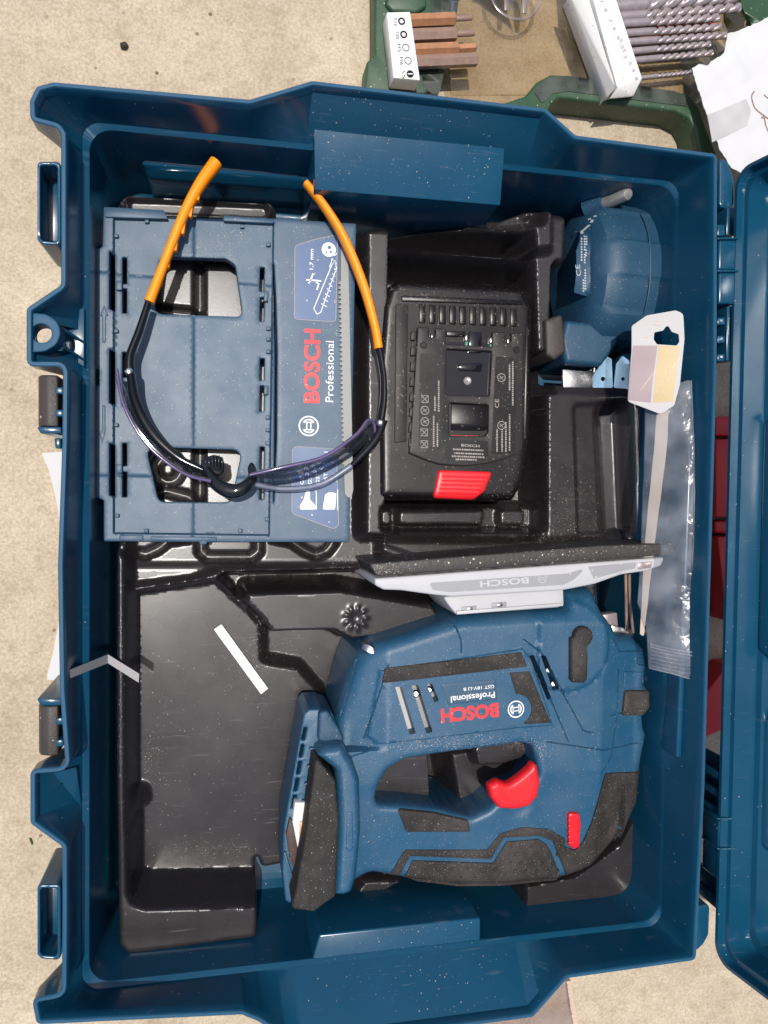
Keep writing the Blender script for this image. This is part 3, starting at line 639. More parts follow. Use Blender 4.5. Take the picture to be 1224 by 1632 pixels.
# ------------------------------------------------------------------ saw blade cassette
CZ = 60.0
CAS = thing('blade_cassette', 'flat grey-blue plastic saw blade cassette with red and white print, lying on the black insert', 'blade case', (-110, 40, 48))
OC = [(165, 329), (262, 334), (262, 344), (356, 349), (356, 343), (568, 356), (557, 864), (330, 864), (330, 868), (318, 868), (318, 864), (165, 863), (165, 797), (150, 792), (150, 620), (157, 612), (157, 590), (150, 582), (151, 397), (163, 393)]
pan = UP([(181, 340), (436, 354), (429, 853), (181, 850)], CZ)
seam = [UP([(309, 340), (308, 860)], CZ), UP([(150, 432), (436, 454)], CZ), UP([(150, 758), (432, 762)], CZ)]
w1 = fillet(UP([(255, 407), (360, 410), (375, 420), (387, 503), (244, 498)], CZ), [4, 3, 3, 3, 4], 4)
w2 = fillet(UP([(232, 712), (386, 717), (368, 801), (252, 800)], CZ), [4, 4, 4, 4], 4)
slots = []
for y0, y1 in ((408, 450), (458, 497), (560, 600), (608, 646), (706, 742), (752, 792)):
    slots.append(UP([(194, y0), (201, y0), (201, y1), (194, y1)], CZ))
for y0, y1 in ((424, 462), (472, 510), (570, 605), (614, 655), (712, 748), (756, 796)):
    slots.append(UP([(415, y0), (422, y0), (421, y1), (414, y1)], CZ))
for y0, y1 in ((400, 495), (556, 645), (706, 792)):
    slots.append(UP([(174, y0), (182, y0 + 4), (182, y1), (174, y1 - 3)], CZ))
gap = UP([(437, 420), (440, 480), (442, 560), (441, 700), (437, 800), (436, 800), (437.5, 700), (438, 560), (436, 480), (434.5, 420)], CZ)
slots.append(gap)
def casz(q, d=None):
    z = np.full(len(q), CZ); s = sstep(sdf(q, [pan]) / 0.8 + 0.5); z -= 2.6 * s
    for sm in seam: z -= 0.35 * sstep(1.2 - polydist(q, sm) / 0.5)
    return z
prc = dome(0.7, 0.7)
V, F = field([fillet(UP(OC, CZ), 1.2, 3), w1, w2] + slots, lambda q, d: casz(q) + prc(d), 52, 2.0, 2.2, (0.2, 0.7), np.vstack([near(pan, k) for k in (-0.5, -0.15, 0.2, 0.5)] + [near(sm, k, False) for sm in seam for k in (-0.6, 0, 0.6)]))
mesh('cassette_body', V, F, M['cass'], CAS, 40)
# raised clips, rim bars and stops on the cassette
for y0, y1 in ((447, 462), (598, 611), (740, 754)):
    slab('clip', [(185, y0), (194.5, y0), (194.5, y1), (185, y1)], CZ + .4, 53, M['cass'], CAS, 0.4)
    slab('clip', [(421.5, y0 + 16), (428, y0 + 16), (427, y1 + 18), (420.5, y1 + 18)], CZ + .4, 53, M['cass'], CAS, 0.4)
for x, y in ((234, 352), (386, 360), (185, 375), (185, 527), (185, 677), (186, 822), (233, 846), (383, 846), (428, 389), (428, 523), (428, 540), (428, 560), (427, 665), (427, 685), (427, 706), (426, 828)):
    slab('stop', [(x - 3.5, y - 3), (x + 3.5, y - 3), (x + 3.5, y + 3), (x - 3.5, y + 3)], CZ - .3, 53, M['cass'], CAS, 0.4)
def bar(y0, y1, x0=437, x1=443):
    slab('edge_bar', [(x0, y0), (x1, y0), (x1 - 1, y1), (x0 - 1, y1)], CZ + 1.0, 53, M['cass'], CAS, 0.5)
slab('edge_bar', [(167, 331), (262, 336), (268, 349), (190, 346), (167, 346)], CZ + 1.3, 53, M['cass'], CAS, 0.6)
slab('edge_bar', [(356, 345), (436, 349), (436, 356), (356, 352)], CZ + 1.0, 53, M['cass'], CAS, 0.5)
slab('edge_bar', [(190, 853), (228, 853), (228, 862), (190, 862)], CZ + 1.0, 53, M['cass'], CAS, 0.5)
slab('edge_bar', [(240, 855), (345, 856), (345, 863), (240, 862)], CZ + 1.0, 53, M['cass'], CAS, 0.5)
# embossed arrows on the long edge
for pts in ([(166, 486), (159, 504), (163, 504), (163, 546), (169, 546), (169, 504), (173, 504)], [(163, 646), (163, 688), (158, 688), (162.5, 708), (168, 688), (168, 688), (168, 646)]):
    patch('arrow', UP(pts, CZ), flat(CZ), 0.5, M['cass'], CAS, r=0.6, step=1.0)
# printed panels, lettering and pictures
fz = flat(CZ)
pA = fillet(UP([(470, 392), (500, 382), (538, 374), (535, 513), (469, 509)], CZ), 2, 4)
pB = fillet(UP([(466, 711), (536, 716), (540, 846), (465, 818)], CZ), 3, 4)
for p_ in (pA, pB):
    V, F = field([p_], flat2 := (lambda q, d: np.full(len(q), CZ + 0.12)), CZ, 3); mesh('printed_panel', V, F, M['panel'], CAS, smooth=False)
    strokes('printed_outline', [np.vstack([resample(p_, 1.5), p_[:1]])], 0.35, fz, M['greyprint'], CAS, 0.22)
print_text('printed_word', 'BOSCH', U(508, 643, CZ), U(509.5, 525, CZ), 8.6, fz, M['redprint'], CAS, 0.15, bold=0.035)
print_text('printed_word', 'Professional', U(531, 641, CZ), U(532, 544, CZ), 4.6, fz, M['whiteprint'], CAS, 0.15)
logo('printed_emblem', U(492, 679, CZ), 5.6, math.pi / 2, fz, M['whiteprint'], CAS, 0.15)
print_text('printed_word', '1,7 mm', U(499, 430, CZ), U(499.5, 397, CZ), 2.1, fz, M['whiteprint'], CAS, 0.24, bold=0.01)
for i, (s, l) in enumerate((('GST 14', 32), ('GST 18V', 38), ('GST 18V', 40), ('GST 18 V-LI', 52))):
    x = 484 + i * 12.5; print_text('printed_word', s, U(x, 772, CZ), U(x + .5, 772 - l, CZ), 2.1, fz, M['whiteprint'], CAS, 0.24, bold=0.008)
dc = U(524, 398, CZ)[:2]
V, F = field([ring_pts(dc, 3.9), ring_pts(dc + (1.1, -1.2), 0.7, 10), ring_pts(dc + (-1.3, -1.5), 0.6, 10), ring_pts(dc + (0.3, 1.2), 1.2, 5)], lambda q, d: np.full(len(q), CZ + .24), CZ, 0.8); mesh('printed_picture', V, F, M['whiteprint'], CAS, smooth=False)
bl = UP([(505, 501), (500, 492), (528, 424), (534, 415), (536, 428), (511, 498)], CZ)
strokes('printed_picture', [np.vstack([bl, bl[:1]]), *[UP([(533 - k * 3, 428 + k * 8), (536 - k * 2.2, 433 + k * 8)], CZ) for k in range(8)], UP([(525, 426), (530, 412), (536, 420)], CZ), UP([(532, 408), (537, 404)], CZ)], 0.45, fz, M['whiteprint'], CAS, 0.24)
strokes('printed_picture', [UP([(492, 452), (496, 444), (499, 436)], CZ), UP([(488, 446), (512, 448)], CZ), UP([(505, 462), (508, 452), (503, 450)], CZ)], 0.8, fz, M['whiteprint'], CAS, 0.24)
for s, pts in enumerate(([(478, 806), (484, 796), (487, 784), (494, 782), (494, 796), (503, 806), (503, 812), (478, 812)], [(514, 812), (518, 788), (526, 784), (536, 786), (534, 812)])):
    V, F = field([fillet(UP(pts, CZ), .8, 3)], lambda q, d: np.full(len(q), CZ + .24), CZ, 0.8); mesh('printed_picture', V, F, M['whiteprint'], CAS, smooth=False)
strokes('printed_picture', [UP([(504, 812), (504, 784)], CZ), UP([(538, 813), (538, 780)], CZ)], 0.5, fz, M['whiteprint'], CAS, 0.24)

# loose saw blade on the cassette
b0, b1 = U(540, 424, CZ + 1), U(547, 792, CZ + 1)
ax = (b1 - b0)[:2]; BL = np.linalg.norm(ax); ax /= BL; nx = np.array([-ax[1], ax[0]])
if nx[0] < 0: nx = -nx
teeth = []
k = 0
pitch = 2.6
for i in range(int(BL * .86 / pitch)):
    t = 8 + i * pitch; teeth += [(t, 0.9), (t + pitch * .75, -0.75), (t + pitch * .78, 0.6)]
outl = [(-16, 1.3), (-16, 4.8)] + [(0, 5.2), (BL * .97, 5.6), (BL, 4.6), (BL + .4, 2.6), (BL - 1.5, .8)] + [(t, w) for t, w in reversed(teeth)]
bo = np.array([b0[:2] + ax * t + nx * w for t, w in outl])
V, F = field([bo], lambda q, d: np.full(len(q), CZ + 1.7), CZ + 0.35, 3); 
o = mesh('saw_blade', V, F, M['blade'], smooth=False); tag(o, 'dull steel jigsaw blade with small teeth lying along the printed edge of the cassette', 'saw blade')

# ------------------------------------------------------------------ safety glasses
GL = thing('safety_glasses', 'clear safety glasses with black frame and orange temple tips lying across the cassette', 'glasses', (-110, 40, CZ))
def tube(name, pts, w, h, m, parent=GL, e=2.4, nseg=6, up=(0, 0, 1)):
    V, F = sweep(spline(U3(pts), nseg), w, h, 14, e, up); return mesh(name, V, F, m, parent, 50)
la = tube('temple_arm', [(207, 592, 73.1), (208, 566, 73.1), (222, 528, 72.4), (236, 484, 71.4)], [5.2, 4.2, 4.0, 3.4], [9, 8, 7, 6], M['gloss'])
tube('temple_tip', [(238, 482, 71.4), (262, 420, 70.1), (292, 345, 69.1), (318, 296, 68.4), (344, 260, 67.1)], [5.4, 4.8, 5.2, 6.2, 7.2], [7, 7, 8, 9, 10], M['orange'], la)
V = []; 
for i in range(7):
    a, b = np.array([250, 470]), np.array([322, 308]); c = a + (b - a) * i / 6 - (8, 0)
    V_, F_ = hull(box_pts(UP([(c[0] - 2, c[1] + 10), (c[0] + 3.5, c[1] + 11), (c[0] + 6, c[1] - 8), (c[0], c[1] - 10)], 71), 65, 71), 0.8, 2); mesh('grip_rib', V_, F_, M['orange'], la)
ra = tube('temple_arm', [(606, 672, 72.4), (611, 640, 72.4), (611, 600, 72.1), (604, 556, 71.1)], [4.6, 3.6, 3.2, 3.4], [9, 8, 7, 6], M['gloss'])
tube('temple_tip', [(603, 556, 71.1), (597, 520, 70.8), (578, 452, 70.1), (548, 380, 69.4), (516, 328, 68.8), (487, 292, 67.8)], [4.8, 4.6, 5.0, 4.8, 4.4, 3.8], [8, 7, 7, 8, 8, 7], M['orange'], ra)
def lensband(lo, hi, name='lens'):
    A, B = spline(U3(lo), 6), spline(U3(hi), 6); V, F = ribbon(A, B, 1.9); return mesh(name, V, F, M['lens'], GL, 50)
l1 = lensband([(212, 630, 65.8), (222, 668, 65.2), (250, 712, 64.7), (300, 746, 64.7), (350, 762, 65.2)], [(188, 592, 82.2), (200, 650, 83.9), (236, 708, 84.5), (292, 752, 84.5), (336, 766, 83.3)])
l2 = lensband([(395, 768, 64.7), (440, 770, 64.1), (500, 757, 64.1), (560, 724, 64.7), (594, 688, 65.8)], [(400, 756, 82.8), (452, 744, 84.5), (516, 728, 85.0), (566, 694, 84.5), (592, 668, 82.2)])
# dark frame rail on each lens and the bridge
tube('frame_rail', [(208, 592, 80.0), (216, 640, 74.5), (242, 690, 72.3), (285, 730, 71.8), (330, 752, 72.3), (350, 768, 73.5)], [4, 5, 5.5, 4, 3.5, 4], [8, 7, 5, 5, 6, 7], M['gloss'])
tube('lower_rim', [(398, 770, 73.5), (450, 779, 72.3), (510, 772, 72.3), (560, 742, 73.5)], [3.4, 3.0, 3.0, 3.2], [5, 5, 5, 5], M['lensrim'])
tube('frame_rail', [(560, 742, 73.5), (597, 702, 75.7), (610, 668, 77.8)], [2.4, 5, 5.5], [4, 7, 9], M['gloss'])
tube('lens_edge', [(186, 588, 82.2), (198, 648, 83.9), (234, 708, 84.5), (290, 753, 84.5), (336, 767, 83.3)], [1.6, 1.6], [2, 2], mat('violet_edge', (0.10, 0.07, 0.16), 0.15))
tube('lens_edge', [(398, 757, 82.8), (450, 745, 84.5), (516, 728, 85.0), (566, 694, 84.5), (586, 670, 82.2), (596, 676, 79.0), (598, 696, 76.8)], [1.6, 1.6], [2, 2], bpy.data.materials['violet_edge'])
br = tube('nose_bridge', [(330, 752, 74.5), (346, 772, 79.0), (368, 783, 81.7), (388, 778, 81.2), (402, 764, 76.8)], [6, 7, 8, 7, 5], [9, 10, 9, 10, 9], M['gloss'])
V, F = hull([U(x, y, z) for x, y, z in ((318, 742, 76.8), (322, 728, 74.5), (342, 722, 72.3), (356, 728, 72.3), (362, 748, 75.7), (350, 760, 77.8), (326, 752, 71.2), (352, 734, 68.0), (350, 756, 70.2))], 2, 3); mesh('nose_pad', V, F, M['gloss'], br, 60)
V, F = hull([U(x, y, z) for x, y, z in ((396, 766, 76.8), (394, 745, 73.5), (399, 736, 71.2), (406, 737, 71.2), (407, 752, 74.5), (404, 766, 76.8), (398, 742, 66.8), (405, 758, 69.0))], 1.2, 3); mesh('nose_pad', V, F, M['gloss'], br, 60)
for i in range(6): 
    V, F = hull(box_pts(UP([(326 + i * 5.4, 731 - (i > 1) * 5 + (i > 4) * 3), (328.6 + i * 5.4, 730 - (i > 1) * 5 + (i > 4) * 3), (330 + i * 5, 748), (328 + i * 5, 749)], 77), 73, 77), 0.4); mesh('pad_rib', V, F, M['gloss'], br)
for x, y, z in ((206, 593, 82.2), (606, 674, 81.2)):
    V, F = sweep(np.array([U(x, y, z - 7), U(x, y, z), U(x, y, z + .7)]), [4.4, 4.2, 2.4], [4.4, 4.2, 2.4], 14, 2, (0, 1, 0)); mesh('hinge_screw', V, F, M['steel'], GL, 50)

# ------------------------------------------------------------------ battery
BZ = 58.0
BAT = thing('battery_pack', 'black slide-in power tool battery with red release button in the insert bay', 'battery', (-20, 70, 14))
bo = fillet(UP([(616, 460), (632, 448), (828, 460), (846, 494), (843, 690), (832, 768), (814, 799), (600, 796), (598, 590), (606, 492)], BZ - 6), [4, 3, 3, 5, 5, 5, 4, 4, 5, 5], 4)
ribs_px = UP([(672 + 15 * i, 498 + i * .9) for i in range(10)], BZ)
top_rib = UP([(660, 478), (826, 486), (826, 516), (660, 512)], BZ)
def batx(q):
    z = np.zeros(len(q)); k = sdf(q, [top_rib])
    z += np.where(k > 0, -0.9 + 1.1 * (np.cos((q[:, 0] - ribs_px[0, 0]) * 2 * math.pi / 4.9) > 0), 0)
    return z
_, bfun = pillow('battery_housing', [bo], 15, BZ, 5.0, M['bat'], BAT, h=7, res=2.2)
for i in range(10):
    x_ = 668 + i * 16.2; slab('vent_rib', [(x_, 484 + i * .8), (x_ + 10.5, 484.5 + i * .8), (x_ + 10.5, 515 + i * .6), (x_, 514 + i * .6)], BZ + 1.3, BZ - 6, M['bat'], BAT, .7, 2)
slab('top_step', [(640, 470), (832, 478), (834, 486), (640, 480)], BZ + 1.0, BZ - 8, M['bat'], BAT, .8, 2)
GZ = BZ + 3.0
plate = fillet(UP([(666, 521), (684, 521), (684, 537), (694, 537), (694, 522), (711, 524), (711, 548), (785, 552), (785, 528), (806, 529), (806, 545), (815, 545), (815, 530), (835, 531), (833, 716), (826, 722), (806, 731), (775, 739), (740, 743), (700, 740), (678, 733), (652, 722), (654, 705)], GZ), 0.8, 3)
rec = [fillet(UP([(712, 556), (784, 560), (780, 631), (711, 629)], GZ), .8, 3), fillet(UP([(716, 642), (779, 645), (778, 688), (773, 695), (716, 694)], GZ), 1.2, 3)]
pillow('rail_plate', [plate] + rec, BZ - 6, GZ, 0.8, M['batgrey'], BAT)
V, F = field([UP([(710, 545), (786, 548), (782, 634), (709, 632)], BZ - 1)], lambda q, d: np.full(len(q), BZ + .3), BZ - 6, 3); mesh('contact_well', V, F, M['gloss'], BAT, smooth=False)
# well interior: block, screw, latch pocket
slab('contact_block', [(748, 528), (768, 529), (768, 562), (748, 562)], BZ + 2, BZ - 3, M['gloss'], BAT, .5)
slab('contact_block', [(712, 527), (742, 528), (742, 536), (712, 535)], BZ + 2.2, BZ - 3, M['bat'], BAT, .4)
slab('contact_block', [(730, 580), (770, 578), (768, 592), (732, 590)], BZ + 1.8, BZ - 3, M['gloss'], BAT, .8)
V, F = sweep(np.array([U(745, 607, BZ - 2), U(745, 607, BZ + .9), U(745, 607, BZ + 1.2)]), [4.6, 4.6, 3.8], [4.6, 4.6, 3.8], 18, 2, (0, 1, 0)); sc = mesh('screw', V, F, M['dark_steel'], BAT, 40)
V, F = field([ring_pts(U(745, 607, BZ)[:2], .8, 6)], lambda q, d: np.full(len(q), BZ + 1.3), BZ, 1); mesh('screw_socket', V, F, M['gloss'], sc, smooth=False)
for x, y in ((675, 550), (823, 558)):
    cc = U(x, y, GZ)[:2]; V, F = field([ring_pts(cc, 2.2, 20)], lambda q, d: np.full(len(q), GZ + .1), GZ - 1, 1); s_ = mesh('screw_well', V, F, M['gloss'], BAT, smooth=False)
    V, F = field([ring_pts(cc, 1.2, 6)], lambda q, d: np.full(len(q), GZ + .25), GZ - 1, 1); mesh('screw_socket', V, F, M['bat'], s_, smooth=False)
for x, y, m1, m2 in ((689, 540, 'steel', 'greenp'), (744, 541, 'steel', 'greenp'), (783, 545, 'steel', 'greenp'), (810.5, 547, 'steel', 'copper')):
    c_ = slab('contact', [(x - 2, y - 7), (x + 2, y - 7), (x + 2, y + 2), (x - 2, y + 2)], BZ + 2.2, BZ - 3, M[m1], BAT, .5)
    slab('contact_base', [(x - 2.2, y + 3), (x + 2.2, y + 3), (x + 2.2, y + 14), (x - 2.2, y + 14)], BZ + 1.6, BZ - 3, M[m2], c_, .3)
V, F = hull([*box_pts(UP([(718, 644), (777, 647), (776, 678), (718, 676)], BZ), BZ - 4, BZ + 1.6), *box_pts(UP([(718, 676), (776, 678), (774, 692), (718, 692)], BZ), BZ - 4, BZ - 1)], .6); mesh('latch_pocket', V, F, M['bat'], BAT)
strokes('red_line', [UP([(718, 694.5), (740, 695), (762, 695.5)], GZ - 2)], .7, flat(GZ - 2), M['red'], BAT)
# label recesses with fine print
labs = [fillet(UP([(669, 563), (706, 565), (704, 716), (690, 716), (667, 710)], GZ), 1, 3), fillet(UP([(790, 568), (824, 570), (821, 722), (783, 724)], GZ), 1, 3), fillet(UP([(712, 700), (778, 703), (778, 733), (745, 737), (710, 733)], GZ), 1, 3)]
for l in labs:
    V, F = field([l], lambda q, d: np.full(len(q), GZ + .1), GZ - .5, 2); mesh('label', V, F, M['bat'], BAT, smooth=False)
gz = flat(GZ)
for x, ys in ((677, (654, 672)), (799, (602, 678))):
    for y in ys:
        cc = U(x, y, GZ)[:2]; r1 = np.vstack([ring_pts(cc, 2.3, 18), ring_pts(cc, 2.3, 18)[:1]])
        strokes('fine_print', [r1, cc + np.array([(-1.2, -.6), (1.2, .7)]), cc + np.array([(-1, 1), (1, -1.1)])], .35, gz, M['greyprint'], BAT, .2)
for x, y in ((677, 636), (676, 689), (676, 708)):
    cc = U(x, y, GZ)[:2]; sq = cc + np.array([(-2, -2), (2, -2), (2, 2), (-2, 2), (-2, -2), (2, 2)]); strokes('fine_print', [sq, cc + np.array([(-2, 2), (2, -2)])], .35, gz, M['greyprint'], BAT, .2)
print_text('fine_print', 'CE', U(795, 650, GZ), U(795, 636, GZ), 2.6, gz, M['greyprint'], BAT, .2)
fl = []
def fine(x0, y0, x1, y1):                     # a run of letters too small to read: short dashes
    a, b = U(x0, y0, GZ)[:2], U(x1, y1, GZ)[:2]; L_ = np.linalg.norm(b - a); t = 0
    while t < L_:
        w = rng.uniform(.5, 1.1); fl.append(np.array([a + (b - a) * t / L_, a + (b - a) * min(1, (t + w) / L_)])); t += w + rng.uniform(.25, .5)
for c_ in ((691, 712, 691, 662), (697, 712, 697, 674), (693, 655, 693, 632), (699, 656, 699, 606), (812, 622, 812, 580), (817, 646, 817, 576), (800, 720, 800, 684), (806, 720, 806, 672), (812, 718, 812, 660), (792, 720, 792, 684), (722, 716, 770, 718), (724, 722, 770, 724), (720, 727, 772, 729), (726, 732, 760, 733)): fine(*c_)
strokes('fine_print', fl, .9, gz, M['greyprint'], BAT, .2)
print_text('fine_print', 'BOSCH', U(735, 711.5, GZ), U(764, 713, GZ), 1.5, gz, M['greyprint'], BAT, .2, bold=.02)
# side rails
V, F = hull(box_pts(UP([(631, 484), (651, 485), (648, 704), (629, 706)], BZ + 1), BZ - 8, BZ + 1), .8); mesh('side_rail', V, F, M['batgrey'], BAT)
for i in range(8):
    y = 527 + i * 24.5; slab('rail_notch', [(656 - i * .5, y), (664 - i * .5, y), (663 - i * .5, y + 15), (655 - i * .5, y + 15)], GZ - .6, BZ - 4, M['batgrey'], BAT, .4)
V, F = hull(box_pts(UP([(838, 520), (844, 522), (841, 700), (834, 702)], BZ), BZ - 8, BZ + .6), .8); mesh('side_rail', V, F, M['bat'], BAT)
RB = fillet(UP([(698, 749), (784, 752), (771, 783), (754, 797), (689, 794)], BZ), [2, 1.5, 3, 3, 2], 4)
def rbt(q): return bfun(q) * 0.55 + (BZ - 1) * 0.45 + 2.6
rb, rfun = pillow('release_button', [RB], BZ - 12, rbt, 1.4, M['red'], BAT, res=2.5)
for i in range(5):
    a, b = US([(705 - i * 1.5, 759 + i * 6.6), (773 - i * 2.4, 761 + i * 6.6)], rfun)
    V, F = sweep(np.array([np.r_[a, rfun(a[None])[0] + .1], np.r_[(a + b) / 2, rfun(((a + b) / 2)[None])[0] + .1], np.r_[b, rfun(b[None])[0] + .1]]), [.9, .9], [.9, .9], 8); mesh('grip_rib', V, F, M['red'], rb)
V, F = hull([U(x, y, z) for x, y, z in ((607, 505, 48), (621, 492, 52), (619, 550, 52), (608, 556, 48), (610, 505, 44), (610, 550, 44))], .5); mesh('red_badge', V, F, M['red'], BAT)

# ------------------------------------------------------------------ jigsaw
SAW = thing('jigsaw', 'dusty blue cordless jigsaw lying on its side, with red trigger and silver base plate', 'jigsaw', (40, -80, 10))
BODY = [(583, 1030), (600, 1022), (716, 985), (730, 980), (896, 967), (898, 940), (944, 936), (956, 972), (984, 1012), (1012, 1014), (1030, 1034), (1034, 1062), (1027, 1090), (1037, 1098), (1038, 1128), (1028, 1140), (1030, 1160), (1034, 1172), (1028, 1200), (1020, 1250), (1012, 1292), (985, 1346), (940, 1385), (892, 1404), (800, 1413), (730, 1414), (650, 1404), (590, 1394), (560, 1412), (530, 1400), (530, 1200), (536, 1150), (556, 1075), (570, 1042)]
HOLE = [(594, 1262), (598, 1240), (612, 1216), (640, 1200), (700, 1191), (820, 1176), (836, 1178), (842, 1195), (846, 1222), (835, 1245), (790, 1262), (770, 1282), (745, 1294), (735, 1292), (690, 1280), (640, 1274), (598, 1272)]
SZ = 76.0
body = fillet(UP(BODY, SZ - 9), [2, 3, 3, 2, 2, 3, 4, 5, 4, 3, 5, 4, 3, 4, 4, 3, 3, 3, 5, 8, 10, 12, 14, 12, 10, 10, 10, 10, 6, 4, 6, 8, 5, 4], 5)
hole = fillet(UP(HOLE, SZ - 12), [3, 5, 6, 6, 6, 5, 4, 4, 4, 5, 6, 6, 4, 4, 5, 5, 3], 5)
def w2(x, y): return U(x, y, SZ)[:2]
hA, hB = w2(760, 1240), w2(760, 1420)
VENT = [UP(v, SZ) for v in ([(629, 1094), (640, 1094), (662, 1168), (652, 1170)], [(655, 1092), (666, 1091), (689, 1166), (679, 1168)], [(679, 1090), (688, 1089), (699, 1116), (692, 1119)], [(843, 1045), (851, 1044), (879, 1113), (872, 1115)], [(860, 1044), (868, 1044), (890, 1096), (884, 1100), (880, 1100)])]
STRIPPANEL = UP([(606, 1070), (832, 1034), (846, 1050), (880, 1156), (836, 1158), (600, 1186), (588, 1176)], SZ)
gear = w2(905, 1030)
LINES = [UP(l, SZ) for l in ([(618, 1062), (598, 1130), (582, 1182)], [(848, 1044), (905, 1180)], [(836, 1020), (862, 1040), (930, 1165), (945, 1168)], [(990, 1070), (988, 1140), (976, 1210), (960, 1232)], [(976, 1142), (1030, 1136)], [(870, 1182), (965, 1196), (1030, 1190)], [(574, 1058), (548, 1150)], [(980, 1020), (992, 1040), (1030, 1042)], [(722, 990), (735, 1020), (735, 1040)], [(540, 1212), (590, 1196)])]
def sawx(q):
    z = np.zeros(len(q))
    # lower and rounder towards the grip, wedge down to the rear foot, lower nose
    f = np.clip((hA[1] - q[:, 1]) / (hA[1] - hB[1]), 0, 1)
    z -= 7 * np.clip(f * 1.3, 0, 1) * (q[:, 0] < w2(1000, 1300)[0])
    s = np.clip((w2(620, 1000)[1] - q[:, 1]) / -24.0, 0, 1); z -= 9 * s
    s = np.clip((q[:, 0] - w2(960, 1100)[0]) / 24.0, 0, 1); z -= 7 * s
    s = np.clip((w2(618, 1100)[0] - q[:, 0]) / 20.0, 0, 1); z -= 8 * s * (q[:, 1] > w2(600, 1195)[1])
    d = sdf(q, [STRIPPANEL]); z += 0.9 * sstep(d / 0.8 + .5)
    d = np.hypot(*(q - gear).T); z += 1.5 * sstep((26 - d) / 1.6 + .5) * (q[:, 0] > w2(858, 1030)[0])
    d = np.abs(d - 26); z -= 0.7 * sstep(1.3 - d / .9) * (q[:, 0] > w2(880, 1030)[0]) * (q[:, 1] < w2(900, 1000)[1])
    # trigger hollow
    d = np.hypot(*(q - w2(830, 1285)).T); z -= 1.2 * sstep((10 - d) / 6)
    for ln in LINES: z -= 0.9 * sstep(1.25 - polydist(q, ln) / .36)
    # half-shell joint beside the handle
    d = polydist(q, UP([(842, 1196), (850, 1178), (846, 1150)], SZ)); z -= 0.3 * sstep(1.2 - d / .5)
    return z
for i, v in enumerate(VENT): pass
saw_loops = [body, hole] + [fillet(v, .4, 2) for v in VENT]
BL_, HL_ = ccw(body), ccw(hole)
dO, dH = dome(6, 11), dome(3.2, 5.5)
def sfun_exact(q):
    i1 = inside(q, BL_) & ~inside(q, HL_)
    d1 = segdist(q, BL_, np.roll(BL_, -1, 0)) * i1; d2 = segdist(q, HL_, np.roll(HL_, -1, 0)) * i1
    return SZ + np.minimum(dO(d1), dH(d2)) + sawx(q)
V, F = field(saw_loops, lambda q, d: sfun_exact(q), 14, 1.5, 1.7, (.3, 1.0, 2.2, 4.0, 6.5), np.vstack([near(l, k, False) for l in LINES for k in (-.46, -.2, 0, .2, .46)] + [near(STRIPPANEL, k) for k in (-.4, 0, .4)]))
mesh('housing', V, F, M['saw'], SAW, 42)
G0, GS = BL_.min(0) - 2, 0.4
gx_, gy_ = [np.arange(G0[k], BL_[:, k].max() + 2, GS) for k in (0, 1)]
GRID = sfun_exact(np.array([(x, y) for y in gy_ for x in gx_])).reshape(len(gy_), len(gx_))
def sfun(q):
    u = np.clip((q - G0) / GS, 0, [len(gx_) - 1.001, len(gy_) - 1.001]); i = u.astype(int); f = u - i
    g = lambda a, b: GRID[i[:, 1] + b, i[:, 0] + a]
    return (g(0, 0) * (1 - f[:, 0]) + g(1, 0) * f[:, 0]) * (1 - f[:, 1]) + (g(0, 1) * (1 - f[:, 0]) + g(1, 1) * f[:, 0]) * f[:, 1]
# motor seen through the vents
for v, m_ in zip(VENT, ('silverlight', 'silver', 'silver', 'gloss', 'gloss')):
    c_ = v.mean(0); vv = c_ + (v - c_) * 1.6
    V, F = field([vv], lambda q, d: sfun(q) * 0 + SZ - 8.5, SZ - 14, 3); mesh('vent_core', V, F, M[m_], SAW, smooth=False)
for x, y in ((874, 1068), (882, 1090), (663, 1106), (684, 1100)):
    V, F = sweep(np.array([U(x, y, SZ - 9), U(x, y, SZ - 5.6), U(x, y, SZ - 5)]), [4, 4, 2.5], [4, 4, 2.5], 10, 2, (0, 1, 0)); mesh('motor_winding', V, F, M['steel'], SAW)
def gp(name, px, m, off=.7, fil=1.0, res=1.5, extra=None, holes=(), r=.6): return patch(name, fillet(US(px, sfun), fil, 3), sfun, off, m, SAW, res, r=r, extra=extra, holes=holes)
gp('grip_strip', [(613, 1064), (830, 1039), (841, 1062), (608, 1088)], M['rubber'], .5)
arc = [(825 + 22 * math.cos(t), 1130 + 24 * math.sin(t)) for t in np.linspace(-1.7, 1.15, 9)]
gp('grip_strip', [(812, 1072), (844, 1070), (878, 1152), (838, 1154)] + arc[::-1], M['rubber'], .5, .4)
gp('grip_pad', [(964, 1232), (1019, 1221), (1012, 1280), (1000, 1304), (979, 1340), (936, 1377), (896, 1396), (889, 1362), (880, 1340), (903, 1350), (916, 1354), (928, 1342), (942, 1310)], M['rubber'], 1.3, 1.5)
dots = US([(664 + i * 23 + (j % 2) * 10, 1398 - j * 14) for i in range(6) for j in range(2)] + [(812 + i * 17 + (j % 2) * 8, 1400 - j * 13) for i in range(5) for j in range(5) if not (i == 4 and j > 3)], sfun)
def dimple(q):
    z = np.zeros(len(q))
    for d_ in dots: z += 0.9 * np.exp(-(((q - d_) ** 2).sum(1)) / 0.7)
    return z
gp('grip_pad', [(634, 1392), (657, 1371), (786, 1375), (807, 1341), (858, 1337), (872, 1346), (880, 1362), (889, 1402), (800, 1411), (730, 1412), (664, 1404)], M['rubber'], .9, 1.0)
pp = []
